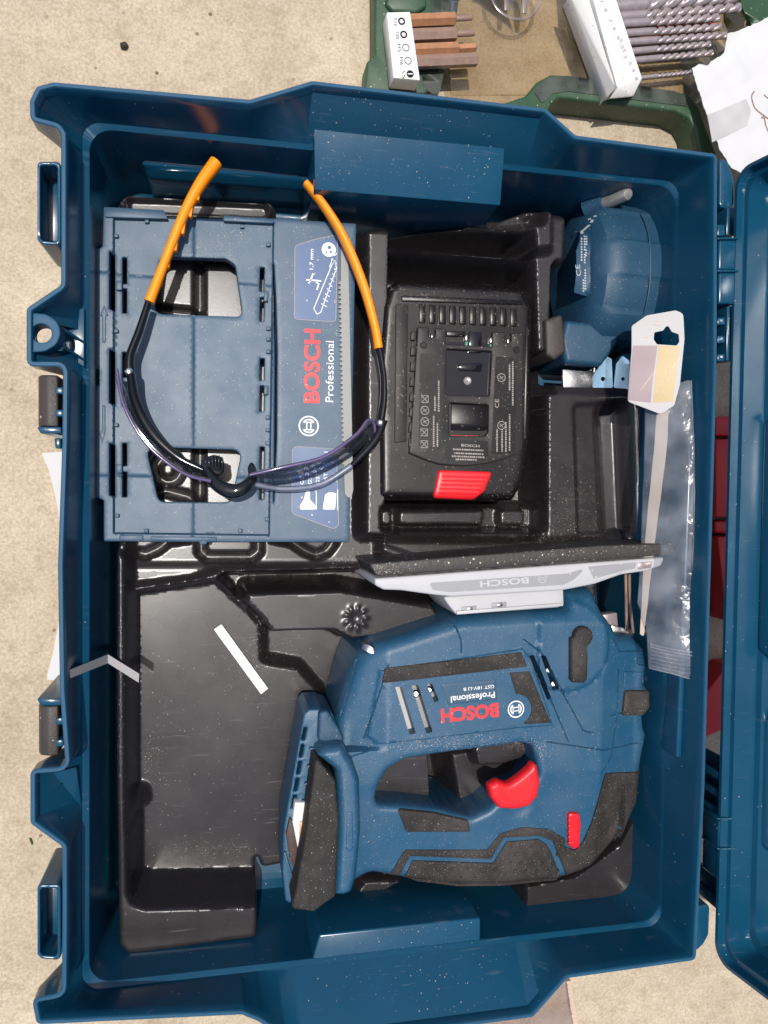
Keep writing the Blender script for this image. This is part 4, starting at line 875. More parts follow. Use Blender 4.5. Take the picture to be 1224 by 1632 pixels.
for d_ in dots:
    z_ = float(sfun(d_[None])[0]) + .9; v_ = [(d_[0], d_[1], z_ + .95)] + [(d_[0] + r_ * math.cos(a_), d_[1] + r_ * math.sin(a_), z_ + h_) for r_, h_ in ((.7, .75), (1.2, -.15)) for a_ in np.linspace(0, 2 * math.pi, 8, endpoint=False)]
    pp.append((v_, [[0, 1 + k, 1 + (k + 1) % 8] for k in range(8)] + [[1 + k, 9 + k, 9 + (k + 1) % 8, 1 + (k + 1) % 8] for k in range(8)]))
V, F = join(pp); tag(mesh('grip_pips', V, F, M['rubber'], SAW, 80), None, None, None, 'stuff')
gp('grip_band', [(608, 1393), (645, 1354), (776, 1354), (797, 1328), (833, 1318), (875, 1321), (900, 1336), (902, 1352), (891, 1362), (880, 1340), (860, 1332), (803, 1335), (782, 1369), (653, 1364), (626, 1391)], M['rubber'], .7, .8)
gp('grip_pad', [(632, 1287), (690, 1293), (745, 1306), (750, 1325), (647, 1325)], M['rubber'], 1.3, 1.2)
gp('side_bumper', [(994, 1100), (1036, 1094), (1039, 1112), (1036, 1134), (990, 1140)], M['rubber'], 2.4, 1.5, r=1.4)
gp('bumper_step', [(994, 1070), (1030, 1066), (1030, 1092), (992, 1098)], M['saw'], .8, 1)
gp('name_plate', [(703, 1090), (790, 1083), (792, 1115), (714, 1123)], M['cass'], .25, .3)
def TW(name, s, a, b, h, m, off, bold): 
    A, B = US([a, b], sfun); return print_text(name, s, A, B, h, sfun, M[m], SAW, off, bold)
TW('printed_word', 'BOSCH', (794, 1121), (702, 1131), 7.6, 'redprint', .25, .045)
TW('printed_word', 'Professional', (788, 1102), (718, 1110), 3.6, 'whiteprint', .45, .012)
TW('printed_word', 'GST 18V-LI B', (787, 1091), (738, 1096), 1.9, 'whiteprint', .45, .008)
lc = US([(822, 1130)], sfun)[0]; logo('printed_emblem', lc, 4.9, math.radians(185), sfun, M['whiteprint'], SAW, .3)
# orbit lever
hd = US([(926, 1013)], sfun)[0]; hr = 5.9
st = US([(906, 1016), (906, 1082), (910, 1086), (926, 1087), (932, 1080), (933, 1038)], sfun)
an = np.linspace(math.radians(-62), math.radians(180), 18)
lev = np.vstack([hd + hr * np.array([[math.cos(a), math.sin(a)] for a in an]), fillet(np.vstack([st[:6]]), [0, 1, 1, 1, 1, 1.5], 3)])
zl = float(sfun(hd[None])[0])
pillow('orbit_lever', [lev], zl - 3, zl + 4.5, 2.2, M['rubber'], SAW, h=2.4)
# trigger and lock
tr = fillet(UP([(780, 1254), (795, 1246), (812, 1252), (830, 1240), (846, 1226), (852, 1216), (860, 1224), (864, 1250), (860, 1272), (846, 1288), (826, 1293), (798, 1292), (784, 1274)], 78), [2, 2, 4, 5, 3, 2, 2, 4, 4, 4, 4, 4, 3], 4)
pillow('trigger', [tr], 71, 77, 2.6, M['red'], SAW, h=4, res=2)
gp('lock_switch', [(903, 1296), (908, 1293), (921, 1294), (924, 1310), (922, 1347), (914, 1352), (904, 1346)], M['red'], 2.6, 1.5, r=1.6)
for i in range(5):
    y = 1304 + i * 9; a = US([(906, y)], sfun)[0]; z = float(sfun(a[None])[0]) + 2.4
    V, F = hull(box_pts([(a[0] - 1.2, a[1] - .7), (a[0] + .8, a[1] - .7), (a[0] + .8, a[1] + .7), (a[0] - 1.2, a[1] + .7)], z - 1, z + .5), .3); mesh('lock_rib', V, F, M['red'], SAW)
# rear foot: blue collar, rubber heel, battery socket
COLL = [(503, 1203), (517, 1191), (546, 1187), (563, 1214), (574, 1245), (576, 1328), (569, 1398), (561, 1423), (548, 1428), (532, 1427), (534, 1391), (539, 1307), (535, 1228)]
coll = fillet(UP(COLL, 82), [1.5, 2, 3, 4, 4, 6, 4, 3, 2, 1, 2, 3, 2], 4)
_, cfun = pillow('foot_collar', [coll], 24, 84, 4, M['saw'], SAW, h=7, res=2, ang=42)
HEEL = [(503, 1205), (534, 1243), (539, 1307), (534, 1427), (520, 1436), (500, 1451), (464, 1446), (472, 1412), (486, 1328)]
pillow('rubber_heel', [fillet(UP(HEEL, 85), [1, 1.5, 3, 2, 1, 2, 2, 2, 4], 4)], 22, 87, 1.6, M['rubber'], SAW, h=1.8, res=4)
V, F = field([fillet(US([(553, 1294), (562, 1294), (563, 1352), (558, 1358), (551, 1352)], cfun), 1, 3)], lambda q, d: cfun(q) + .35 + dome(.7, .3)(d), lambda q: cfun(q) - .5, 1, 1.2, (.3, .7)); mesh('embossed_badge', V, F, M['saw'], SAW)
SOCK = [(484, 1139), (492, 1131), (512, 1130), (530, 1137), (548, 1178), (517, 1191), (503, 1206), (486, 1328), (472, 1412), (464, 1442), (455, 1436), (450, 1390), (452, 1320), (466, 1240)]
soc = fillet(UP(SOCK, 66), 1.5, 3)
slots_ = [fillet(UP([(484 - k * 4.1 + .5, 1160 + k * 27), (489 - k * 4.1 + .5, 1160 + k * 27), (485 - k * 4.1 + .5, 1180 + k * 27), (480 - k * 4.1 + .5, 1180 + k * 27)], 66), .3, 2) for k in range(5)]
pillow('battery_socket', [soc] + slots_, 30, 66, 1.2, M['saw'], SAW)
for k in range(5):
    y = 1192 + k * 28; x = 502 - k * 4; slab('socket_rib', [(x - 8, y), (x + 4, y + 1), (x + 3, y + 4), (x - 9, y + 3)], 69, 60, M['saw'], SAW, .4)
slab('terminal_block', [(470, 1279), (489, 1279), (487, 1318), (476, 1360), (466, 1310)], 70, 60, M['whitep'], SAW, .8)
slab('terminal', [(478, 1310), (485, 1310), (483, 1335), (477, 1345)], 71, 62, M['rust'], SAW, .4)
slab('terminal_grille', [(462, 1304), (468, 1312), (477, 1356), (471, 1388), (462, 1372), (456, 1330)], 69, 60, M['brown'], SAW, .5)
slab('socket_rib', [(452, 1360), (455, 1358), (470, 1408), (466, 1412)], 68, 60, M['saw'], SAW, .4)
pillow('clear_guard', [fillet(UP([(508, 1133), (522, 1131), (540, 1160), (550, 1180), (524, 1188), (506, 1178)], 70), 2, 3)], 66.5, 72, 1.5, M['toolblue'], SAW)
# belt hook stub at the rear of the motor
V, F = sweep(spline(np.array([U(580, 1030, 66), U(588, 1034, 68), U(596, 1042, 70)]), 4), [5, 6, 4.5], [6, 7, 5], 12, 3); mesh('hook_stub', V, F, M['steel'], SAW)
slab('hook_seat', [(573, 1040), (594, 1038), (598, 1054), (574, 1058)], 62, 50, M['saw'], SAW, 1)
# base plate: black sole standing on edge, cast shoe and bracket
sb = UP([(600, 918), (1066, 884), (1074, 876), (1068, 866), (960, 869), (588, 898)], 86)
pillow('sole', [fillet(sb, .8, 3)], 12, 87, .8, M['sole'], SAW)
for a, b, z in (((600, 909), (1068, 873), 80), ((600, 909), (1068, 873), 66), ((598, 909), (1066, 873), 50), ((597, 909), (1062, 873), 36)):
    A, B = U(*a, 86), U(*b, 86)
    V, F = hull([(q[0], q[1] + dy, zz) for q in (A, B) for dy in (0, 1.0) for zz in (z - 2.2, z + 2.2)], .4); mesh('sole_rib', V, F, M['sole'], SAW)
shoe = fillet(UP([(597, 922), (1060, 888), (1054, 902), (1030, 910), (990, 916), (948, 931), (897, 941), (720, 951), (690, 948), (640, 941), (612, 940), (598, 933)], 85), [1, 1, 2, 1, 2, 2, 1, 1, 1, 1, 2, 2], 3)
_, shf = pillow('cast_shoe', [shoe], 14, 85, 1.2, M['silverlight'], SAW)
rp = fillet(UP([(684, 929), (905, 914), (934, 905), (914, 924), (898, 932), (716, 944), (690, 940)], 85), .8, 3)
V, F = field([rp], lambda q, d: np.full(len(q), 85.15), 84, 3); mesh('shoe_inlay', V, F, M['silver'], SAW, smooth=False)
V, F = field([UP([(937, 903), (1014, 896), (1012, 906), (985, 912), (946, 922)], 85)], lambda q, d: np.full(len(q), 85.15), 84, 3); mesh('shoe_inlay', V, F, M['silver'], SAW, smooth=False)
print_text('embossed_word', 'BOSCH', U(842, 920, 85), U(764, 926, 85), 3.4, flat(85), M['silverlight'], SAW, .45, bold=.03)
logo('embossed_emblem', U(864, 922, 85), 2.6, math.radians(184), flat(85), M['silverlight'], SAW, .4)
slab('shoe_clip', [(1018, 897), (1040, 895), (1038, 905), (1017, 908)], 85.6, 80, M['dark_steel'], SAW, .4)
br = fillet(UP([(706, 951), (898, 939), (899, 964), (890, 968), (728, 980), (716, 966)], 74), 1, 3)
pillow('bracket', [br], 30, 74, .8, M['silverlight'], SAW)
for x0, y0 in ((736, 967), (784, 961)):
    slab('bracket_slot', [(x0, y0), (x0 + 24, y0 - 2), (x0 + 24, y0 + 7), (x0, y0 + 9)], 74.5, 70, M['silver'], SAW, .6)
    slab('bracket_bolt', [(x0 + 8, y0 + 1), (x0 + 18, y0), (x0 + 18, y0 + 6), (x0 + 8, y0 + 7)], 75, 70, M['steel'], SAW, .8)
slab('bracket_rim', [(728, 974), (898, 961), (898, 966), (728, 980)], 75.5, 68, M['silverlight'], SAW, .5)
# blade clamp and guide wires
for x, x2 in ((997, 999), (1003, 1009)):
    V, F = sweep(spline(np.array([U(x, 915, 64), U(x + 1, 960, 62), U(x2, 1008, 58)]), 5), [1.9, 1.9], [1.9, 1.9], 10); mesh('guard_wire', V, F, M['rustgrey'], SAW)
slab('blade_clamp', [(958, 980), (984, 976), (986, 1000), (968, 1004)], 50, 40, M['dark_steel'], SAW, 1)
slab('blade_clamp', [(974, 996), (1012, 1004), (1010, 1016), (980, 1018)], 54, 40, M['steel'], SAW, 1)

# ------------------------------------------------------------------ round tool housing at the top right
TH = thing('tool_housing', 'round ribbed blue tool body with a silver pin, in the top corner of the case', 'tool', (90, 130, 10))
ax0, ax1 = U(908, 425, 66), U(1040, 440, 58)
A = (ax1 - ax0); A /= np.linalg.norm(A)
e1 = np.cross(A, (0, 0, 1.0)); e1 /= np.linalg.norm(e1); e2 = np.cross(e1, A)
Ry, Rz = 43.5, 34.0
prof = [(-2, .0), (-2, .60), (-1, .74), (3, .90), (9, .985), (16, 1.0), (50, 1.0), (58, .97), (64, .88), (67, .70), (67.6, 0)]
c0 = U(914, 440, 38); n = 144; V, F = [], []
for t, r in prof:
    for j in range(n):
        a = 2 * math.pi * j / n; k = 1.0
        if r > .93: k = 1 + .015 * (1 if (j // 11) % 2 else -1)
        sq = (abs(math.cos(a)) ** 2.3 + abs(math.sin(a)) ** 2.3) ** (-1 / 2.3)
        V.append(c0 + A * t + e1 * Ry * r * k * sq * math.cos(a) + e2 * Rz * r * k * sq * math.sin(a))
for i in range(len(prof) - 1):
    for j in range(n): F.append([i * n + j, i * n + (j + 1) % n, (i + 1) * n + (j + 1) % n, (i + 1) * n + j])
thb = mesh('round_body', np.array(V), F, M['toolblue'], TH, 30)
V = np.array(V)
for t0 in (30.0,):
    P = np.array([c0 + A * t0 + e1 * (Ry + .5) * q * math.cos(a) + e2 * (Rz + .5) * q * math.sin(a) for a in np.linspace(-.4, 3.5, 40) for q in [(abs(math.cos(a)) ** 2.3 + abs(math.sin(a)) ** 2.3) ** (-1 / 2.3)]])
    v_, f_ = sweep(P, [1, 1], [1, 1], 8); mesh('moulding_line', v_, f_, M['toolblue'], thb)
neck = fillet(UP([(900, 510), (990, 520), (982, 550), (958, 584), (900, 580), (892, 545)], 52), 2.5, 4)
pillow('neck', [neck], 12, 54, 3, M['toolblue'], TH, h=4)
pillow('collar', [fillet(UP([(868, 510), (896, 500), (902, 560), (884, 574), (870, 566)], 56), 2, 4)], 12, 57, 2, M['gasket'], TH)
V, F = sweep(np.array([U(955, 325, 52), U(975, 320, 60), U(1000, 309, 70), U(1002, 308.5, 71)]), [8, 7.4, 7.0, 5.6], [8, 7.4, 7.0, 5.6], 20); mesh('pin', V, F, M['blade'], TH, 50)
V, F = sweep(np.array([U(935, 332, 46), U(958, 322, 54), U(964, 320, 57)]), [13, 11, 9], [13, 11, 9], 16); mesh('pin_sleeve', V, F, M['toolblue'], TH, 50)
# rating label on the end face: follow the flared ring facing up and left
def endpt(a, t, r): 
    sq = (abs(math.cos(a)) ** 2.3 + abs(math.sin(a)) ** 2.3) ** (-1 / 2.3)
    return c0 + A * t + e1 * Ry * r * sq * math.cos(a) + e2 * Rz * r * sq * math.sin(a)
s0, s1 = U(918, 350, 71), U(924, 470, 70)
def thz(q):                                        # height of the round body above a plan point
    out = np.zeros(len(q)); Vb = V3
    for i, p_ in enumerate(q):
        d_ = ((Vb[:, :2] - p_) ** 2).sum(1) + 1e3 * (Vb[:, 2] < c0[2] + 4); k_ = np.argsort(d_)[:4]; w_ = 1 / (d_[k_] + .3); out[i] = (Vb[k_, 2] * w_).sum() / w_.sum()
    return out
V3 = V0 = np.array([endpt(a, np.interp(s, np.arange(len(prof)), [p_[0] for p_ in prof]), np.interp(s, np.arange(len(prof)), [p_[1] for p_ in prof])) for s in np.linspace(1, 9, 120) for a in np.linspace(0, math.pi, 160)])
lab = fillet(US([(926, 352), (940, 354), (945, 410), (936, 474), (914, 466), (918, 400)], thz), 1, 3)
V, F = field([lab], lambda q, d: thz(q) + .35, lambda q: thz(q) - .5, 1.5, 2.0); tl = mesh('rating_label', V, F, M['toolblue'], TH)
tw = lambda s, a, b, h: print_text('printed_word', s, *US([a, b], thz), h, thz, M['pale'], TH, .8)
tw('CE', (925, 440), (923, 422), 3.0)
ll = []
for x, y0, y1 in ((931, 356, 372), (934, 376, 392), (926, 358, 374), (931, 376, 400), (926, 380, 414), (933, 398, 408), (931, 405, 420), (929, 446, 464), (932, 430, 462)):
    for y in np.arange(y0, y1, 4.2): ll.append(US([(x, y), (x - .3, y + 2.6)], thz))
strokes('fine_print', ll, 1.0, thz, M['pale'], TH, .8)

# ------------------------------------------------------------------ blade card, bag and shanks beside the insert
cz_ = lambda q: 84 + (q[:, 0] - 135) * .45 + .4 * np.sin(q[:, 1] / 9)
o = fillet(US([(1006, 520), (1030, 503), (1076, 495), (1088, 500), (1090, 540), (1083, 612), (1074, 646), (1052, 660), (1000, 640), (1006, 560)], cz_), [2, 4, 2, 3, 4, 4, 2, 2, 2, 2], 4)
hh = fillet(US([(1042, 530), (1056, 527), (1063, 517), (1070, 529), (1081, 533), (1082, 545), (1078, 551), (1046, 549), (1041, 541)], cz_), 1, 3)
CARD = thing('blade_card', 'white hang card with mauve and yellow fields, below the ribbed blue tool body', 'card', U(1040, 560, 10))

V, F = field([o, hh], lambda q, d: cz_(q) + .5, lambda q: cz_(q), 1.5, 3); mesh('card', V, F, M['card'], CARD)
for nm, px, m_ in (('colour_field', [(1008, 551), (1047, 551), (1036, 642), (1000, 638)], 'mauve'), ('colour_field', [(1049, 551), (1082, 552), (1072, 640), (1040, 642)], 'yellow')):
    V, F = field([US(px, cz_)], lambda q, d: cz_(q) + .62, lambda q: cz_(q) + .5, 2, 3); mesh(nm, V, F, M[m_], CARD, smooth=False)
strokes('printed_line', [US([(1020, 622), (1046, 588)], cz_), US([(1044, 626), (1082, 570)], cz_), US([(1050, 612), (1058, 632)], cz_), US([(1042, 512), (1048, 512)], cz_), US([(1040, 518), (1052, 519)], cz_), US([(1026, 538), (1032, 538)], cz_)], .35, lambda q: cz_(q) + .6, M['rustgrey'], CARD, .1)
o = mesh('shank_plate', *hull(box_pts(UP([(897, 588), (948, 592), (946, 618), (898, 618)], 46), 43, 46), .6), M['steel']); tag(o, 'small bright chrome plate under the neck of the ribbed blue tool body', 'metal plate')
SH = fillet(UP([(944, 600), (958, 580), (966, 567), (975, 572), (977, 618), (944, 618)], 46), 1, 3); 
V, F = field([SH, ring_pts(U(961, 604, 46)[:2], 1.4, 14)], lambda q, d: np.full(len(q), 46.), 44.8, 2); o = mesh('blade_shank', V, F, mat('blued_steel', (0.22, 0.36, 0.50), 0.35, metal=0.6, var=0.2), smooth=False); tag(o, 'pale blue metal blade shank with a round hole, nearest to the chrome plate', 'blade shank')
SH = fillet(UP([(978, 618), (982, 580), (992, 567), (1003, 575), (1004, 620)], 46), 1, 3)
V, F = field([SH, ring_pts(U(993, 604, 46)[:2], 1.2, 14)], lambda q, d: np.full(len(q), 46.), 44.8, 2); o = mesh('blade_shank', V, F, bpy.data.materials['blued_steel'], smooth=False); tag(o, 'pale blue metal blade shank between the holed shank and the hang card', 'blade shank')
BAG = thing('zip_bag', 'clear polythene zip bag tucked between the black insert and the blue case wall', 'plastic bag', U(1070, 850, 10))
def bagz(q): return 84 + (q[:, 0] - 150) * .70 + .7 * np.sin(q[:, 1] / 19 + q[:, 0] / 9) + .5 * np.sin(q[:, 0] / 4.1 - q[:, 1] / 31) + .12 * np.sin(q[:, 1] / 3.7 + q[:, 0] / 2.3)
bo_ = fillet(US([(1042, 622), (1060, 618), (1102, 604), (1105, 700), (1103, 900), (1107, 1010), (1114, 1088), (1100, 1084), (1070, 1074), (1034, 1066), (1030, 1000), (1016, 960), (1022, 880), (1026, 760), (1028, 640)], bagz), 1, 3)
V, F = field([bo_], lambda q, d: bagz(q) + 1.2 * np.minimum(d / 5, 1), lambda q: bagz(q) - .2, 1.5, 2.0, (.5,)); mesh('film', V, F, M['bag'], BAG, 80)
V, F = field([fillet(US([(1052, 640), (1070, 632), (1068, 700), (1046, 880), (1030, 1016), (1024, 1012), (1030, 900)], bagz), 1, 3)], lambda q, d: bagz(q) - 2.6, lambda q: bagz(q) - 3, 2, 3); mesh('card_edge', V, F, M['tan'], BAG)
sl_ = [US([(1034, 1026 + k), (1070, 1034 + k), (1110, 1040 + k + (k > 0) * 2)], bagz) for k in (0, 4)]
for l in sl_:
    P = np.c_[resample(l, 2, False), bagz(resample(l, 2, False)) + 1.6]; V, F = sweep(P, [1.1, 1.1], [1.1, 1.1], 8); mesh('zip_strip', V, F, M['bag'], BAG)
P = resample(US([(1102, 606), (1105, 700), (1103, 900), (1107, 1010), (1114, 1086), (1070, 1073), (1036, 1065)], bagz), 2, False)
V, F = sweep(np.c_[P, bagz(P) + .5], [.7, .7], [.7, .7], 6); mesh('bag_seam', V, F, M['bag'], BAG)
for k in range(5):
    P = resample(US([(1036, 1036 + k * 6), (1072, 1044 + k * 6), (1111, 1050 + k * 6.5)], bagz), 2, False); V, F = sweep(np.c_[P, bagz(P) + 1.1], [.45, .45], [.5, .5], 6); mesh('bag_fold', V, F, M['bag'], BAG)

# ------------------------------------------------------------------ green case with its bits, beyond the blue case
GC = thing('green_case', 'flat green plastic accessory case with clear lid and carrying handle, beyond the blue case', 'accessory case', U(850, 100, 0))
GH = 18.0
GA = UP([(597, -60), (597, 86), (585, 98), (580, 150), (700, 150), (704, 20), (706, -60)], GH)
pillow('frame', [fillet(GA, 2, 3)], 2, GH, 1.6, M['green'], GC)
slab('frame_step', [(614, 6), (622, -40), (680, -40), (681, 10), (664, 20), (626, 18)], GH + 3, GH - 2, M['green'], GC, 2, 3)
V, F = field([fillet(UP([(684, -60), (736, -60), (728, 20), (712, 95), (700, 150), (676, 150), (672, 118), (690, 100)], GH), 2, 3)], lambda q, d: np.full(len(q), GH + .5), GH - 1.2, 3); mesh('lid_margin', V, F, M['frost'], GC)
V, F = field([fillet(UP([(728, -60), (1190, -60), (1190, 60), (1130, 150), (1104, 170), (1086, 150), (1070, 143), (905, 120), (870, 124), (840, 150), (720, 150), (715, 96)], GH), 2, 3)], lambda q, d: np.full(len(q), GH - .6), GH - 2.2, 4); mesh('clear_lid', V, F, M['clear'], GC)
ho = fillet(UP([(790, 168), (838, 152), (856, 130), (878, 118), (908, 119), (1072, 143), (1100, 150), (1116, 172), (1128, 205), (1150, 262), (1150, 330), (800, 300)], GH + 4), [3, 4, 4, 5, 5, 5, 6, 6, 4, 4, 4, 4], 5)
hi = fillet(UP([(874, 178), (880, 164), (892, 156), (1076, 177), (1098, 188), (1108, 206), (1116, 250), (1120, 300), (880, 270)], GH + 4), [3, 3, 4, 4, 4, 4, 3, 3, 3], 5)
pillow('handle', [ho, hi], 1, GH + 4, 2.0, M['green'], GC)
V, F = field([fillet(UP([(850, 146), (872, 124), (908, 122), (1074, 146), (1098, 156), (1108, 172), (1078, 168), (905, 146), (880, 150), (864, 166)], GH + 4), 2, 4)], lambda q, d: np.full(len(q), GH + 4.6), GH + 3.6, 3); mesh('handle_pad', V, F, M['frost'], GC)
ec = U(822, -14, GH)[:2]
V, F = field([ring_pts(ec, 18, 40), ring_pts(ec, 15.6, 40)], lambda q, d: GH + .3 + dome(1, 1)(d), GH - .6, 1.5, None, (.3, 1)); em = mesh('moulded_emblem', V, F, film('clear_grey', (0.72, 0.68, 0.68), .3, .15, .25, (.4, .36, .36)), GC)
for sx in (-1, 1):
    V, F = hull(box_pts([(ec[0] + sx * 6 - 1.4, ec[1] - 13), (ec[0] + sx * 6 + 1.4, ec[1] - 13), (ec[0] + sx * 6 + 3, ec[1] + 10), (ec[0] + sx * 6 - 3, ec[1] + 10)], GH - .6, GH + .6), .4); mesh('emblem_bar', V, F, bpy.data.materials['clear_grey'], em)
V, F = field([fillet(UP([(1176, -60), (1300, -60), (1300, 10), (1196, 44), (1180, 10)], GH), 2, 3)], lambda q, d: np.full(len(q), GH + 1.0), 2, 4); mesh('frame_corner', V, F, M['green'], GC)

# hex bit holder and its bits
hz0 = GH + 1
HB = thing('bit_holder', 'short white plastic holder of hex bits with printed sizes, lying on the green case', 'bit holder', U(640, 70, hz0))
HBP = [(616, 19), (654, 18), (670, 128), (627, 124)]
slab('holder_body', HBP, hz0 + 13, hz0, M['whitep'], HB, .8, 2)
hbf = flat(hz0 + 13)
for i, (s, fill) in enumerate((('T15', 1), ('T20', 1), ('H5', 0), ('H6', 0), ('S5', 2))):
    cx_, cy_ = 640 + 3.4 * i, 34 + 21 * i; c_ = U(cx_, cy_, hz0 + 13)[:2]
    lp = [ring_pts(c_, 2.2, 20)] + ([ring_pts(c_, 1.25 if fill == 1 else 1.75, 16)] if fill < 2 else [])
    V, F = field(lp, lambda q, d: np.full(len(q), hz0 + 13.15), hz0 + 13, .7); mesh('size_mark', V, F, M['gloss'], HB, smooth=False)
    if fill == 2: strokes('size_mark', [UP([(cx_ - 4, cy_), (cx_ + 4, cy_)], hz0 + 13)], .6, hbf, M['whitep'], HB, .25)
    print_text('printed_size', s, U(627 + 3.3 * i, cy_ - 6, hz0 + 13), U(628 + 3.3 * i, cy_ + 7, hz0 + 13), 2.0, hbf, M['gloss'], HB, .15)
def hexbar(a, b, r, segs=6, ph=0.0):
    a, b = np.array(a), np.array(b); t = (b - a) / np.linalg.norm(b - a); s_ = np.cross(t, (0, 0, 1.)); s_ /= np.linalg.norm(s_); u_ = np.cross(s_, t)
    V = [p + r_ * (s_ * math.cos(2 * math.pi * k / segs + ph) + u_ * math.sin(2 * math.pi * k / segs + ph)) for p, r_ in ((a, r), (b - t * .5, r), (b, r * .86)) for k in range(segs)]
    F = [[i * segs + k, i * segs + (k + 1) % segs, (i + 1) * segs + (k + 1) % segs, (i + 1) * segs + k] for i in range(2) for k in range(segs)] + [list(range(segs)), [2 * segs + k for k in range(segs)]]
    return np.array(V), F
zb = hz0 + 6
for i, (y0, x0, x1, tipx, tr_, m_, tip, lab) in enumerate(((33, 655, 725, 752, 1.6, 'rust', 'star', 'copper-brown hex shank bit in the first slot, marked T15'), (57, 659, 727, 756, 1.9, 'rustgrey', 'star', 'brown-grey hex shank bit in the second slot, marked T20'), (80, 663, 730, 758, 2.7, 'rust', 'hex', 'copper-brown stepped hex bit in the third slot, marked H5'), (99, 666, 760, 0, 0, 'rustgrey', 'hex', 'plain thick brown-grey hex bit, in the fourth slot, marked H6'))):
    yy = y0 - (x1 - x0) * .04
    B_ = thing('hex_bit', lab + ' of the white holder' if i < 9 else lab, 'screwdriver bit', U(x0, y0, hz0), 'hex bits in the short white holder')
    mesh('shank', *hexbar(U(x0 - 18, y0 + 1, zb), U(x1, yy, zb), 3.9, 6, math.pi / 6 if i % 2 else 0.2), M[m_], B_, 20)
    if tr_: mesh('tip', *hexbar(U(x1 - 2, yy, zb), U(tipx, yy - 2, zb), tr_, 6 if tip == 'hex' else 12), M['rust' if i == 2 else 'rustgrey'], B_, 20 if tip == 'hex' else 50)

# drill bit holder and the drills
DH = thing('drill_holder', 'long white plastic holder of twist drills with printed diameters, lying beyond the blue case', 'drill holder', U(960, 80, hz0))
dz = hz0 + 20
slab('holder_body', [(940, -20), (976, -22), (1024, 124), (984, 140)], dz, hz0, M['whitep'], DH, 1.0, 2)
E_ = [U(x, y, dz)[:2] for x, y in ((942, -20), (984, 138), (972, 160), (912, 14), (908, -14))]
V, F = hull([(*U(936, -18, dz)[:2], dz - 1), (*U(983, 138, dz)[:2], dz - 1), (*U(968, 156, dz - 9)[:2], dz - 9), (*U(908, -8, dz - 9)[:2], dz - 9), (*U(940, -18, dz)[:2], hz0), (*U(983, 138, dz)[:2], hz0), (*U(968, 156, dz - 9)[:2], hz0), (*U(908, -8, dz - 9)[:2], hz0)], .8); mesh('holder_ledge', V, F, M['whitep'], DH)
V, F = hull([U(984, 139, dz), U(1024, 123, dz), U(1009, 154, dz - 6), U(970, 158, dz - 6), U(984, 139, hz0), U(1024, 123, hz0), U(1009, 154, hz0), U(970, 158, hz0)], .8); mesh('holder_end', V, F, M['whitep'], DH)
def ledz(q):
    a, b, c = np.array(U(936, -18, dz)), np.array(U(983, 138, dz)), np.array(U(968, 156, dz - 9)); a[2] = b[2] = dz - 1
    n_ = np.cross(b - a, c - a); return a[2] - ((q - a[:2]) @ n_[:2]) / n_[2]
for x, y, r in ((924, 34, 1.9), (932, 50, 1.6), (938, 64, 1.3), (944.5, 78, 1.3), (951, 91, 1.2), (957, 104, 1.1), (966, 130, 1.1)):
    c_ = US([(x, y)], ledz)[0]; V, F = field([ring_pts(c_, r * 1.15, 16)], lambda q, d: ledz(q) + .12, lambda q: ledz(q) - .2, .7); mesh('peg_hole', V, F, M['gasket'], DH, smooth=False)
    V, F = field([ring_pts(c_ + (.25 * r, .25 * r), r * .6, 12)], lambda q, d: ledz(q) + .25, lambda q: ledz(q), .7); mesh('drill_end', V, F, M['blade'], DH, smooth=False)
for t, x, y in (('10', 956, 0), ('8', 963, 18), ('7', 970, 35), ('6', 977, 48), ('6', 983, 62), ('5.5', 988, 72), ('5.5', 993, 88), ('5', 1002, 103), ('4', 1007, 114), ('3', 1012, 126)):
    print_text('printed_size', t, U(x - 1, y - 3.5 * len(t), dz), U(x + 1.5, y + 2 * len(t), dz), 2.2, flat(dz), M['greyprint'], DH, .15, bold=.01)
def drill(p0, p1, r, sh):
    p0, p1 = np.array(p0), np.array(p1); L_ = np.linalg.norm(p1 - p0); t = (p1 - p0) / L_; s_ = np.cross(t, (0, 0, 1.)); s_ /= np.linalg.norm(s_); u_ = np.cross(s_, t)
    n_ = 22; k_ = int(L_ / .7); V, F = [], []
    for i in range(k_ + 1):
        x = L_ * i / k_; tw_ = max(0, x - sh) / (r * 5.2) * 2 * math.pi; f = min(1, max(0, (x - sh) / (r * 1.5))); tip = min(1, (L_ - x) / (r * .7) + .12)
        for j in range(n_):
            a = 2 * math.pi * j / n_; rr = r * (1 - f * (.42 * max(0, math.cos(2 * a)) ** 1.5)) * tip
            V.append(p0 + t * x + rr * (s_ * math.cos(a + tw_) + u_ * math.sin(a + tw_)))
    for i in range(k_):
        for j in range(n_): F.append([i * n_ + j, i * n_ + (j + 1) % n_, (i + 1) * n_ + (j + 1) % n_, (i + 1) * n_ + j])
    F.append(list(range(n_))); F.append([k_ * n_ + j for j in range(n_)])
    return np.array(V), F
zd = dz - 9
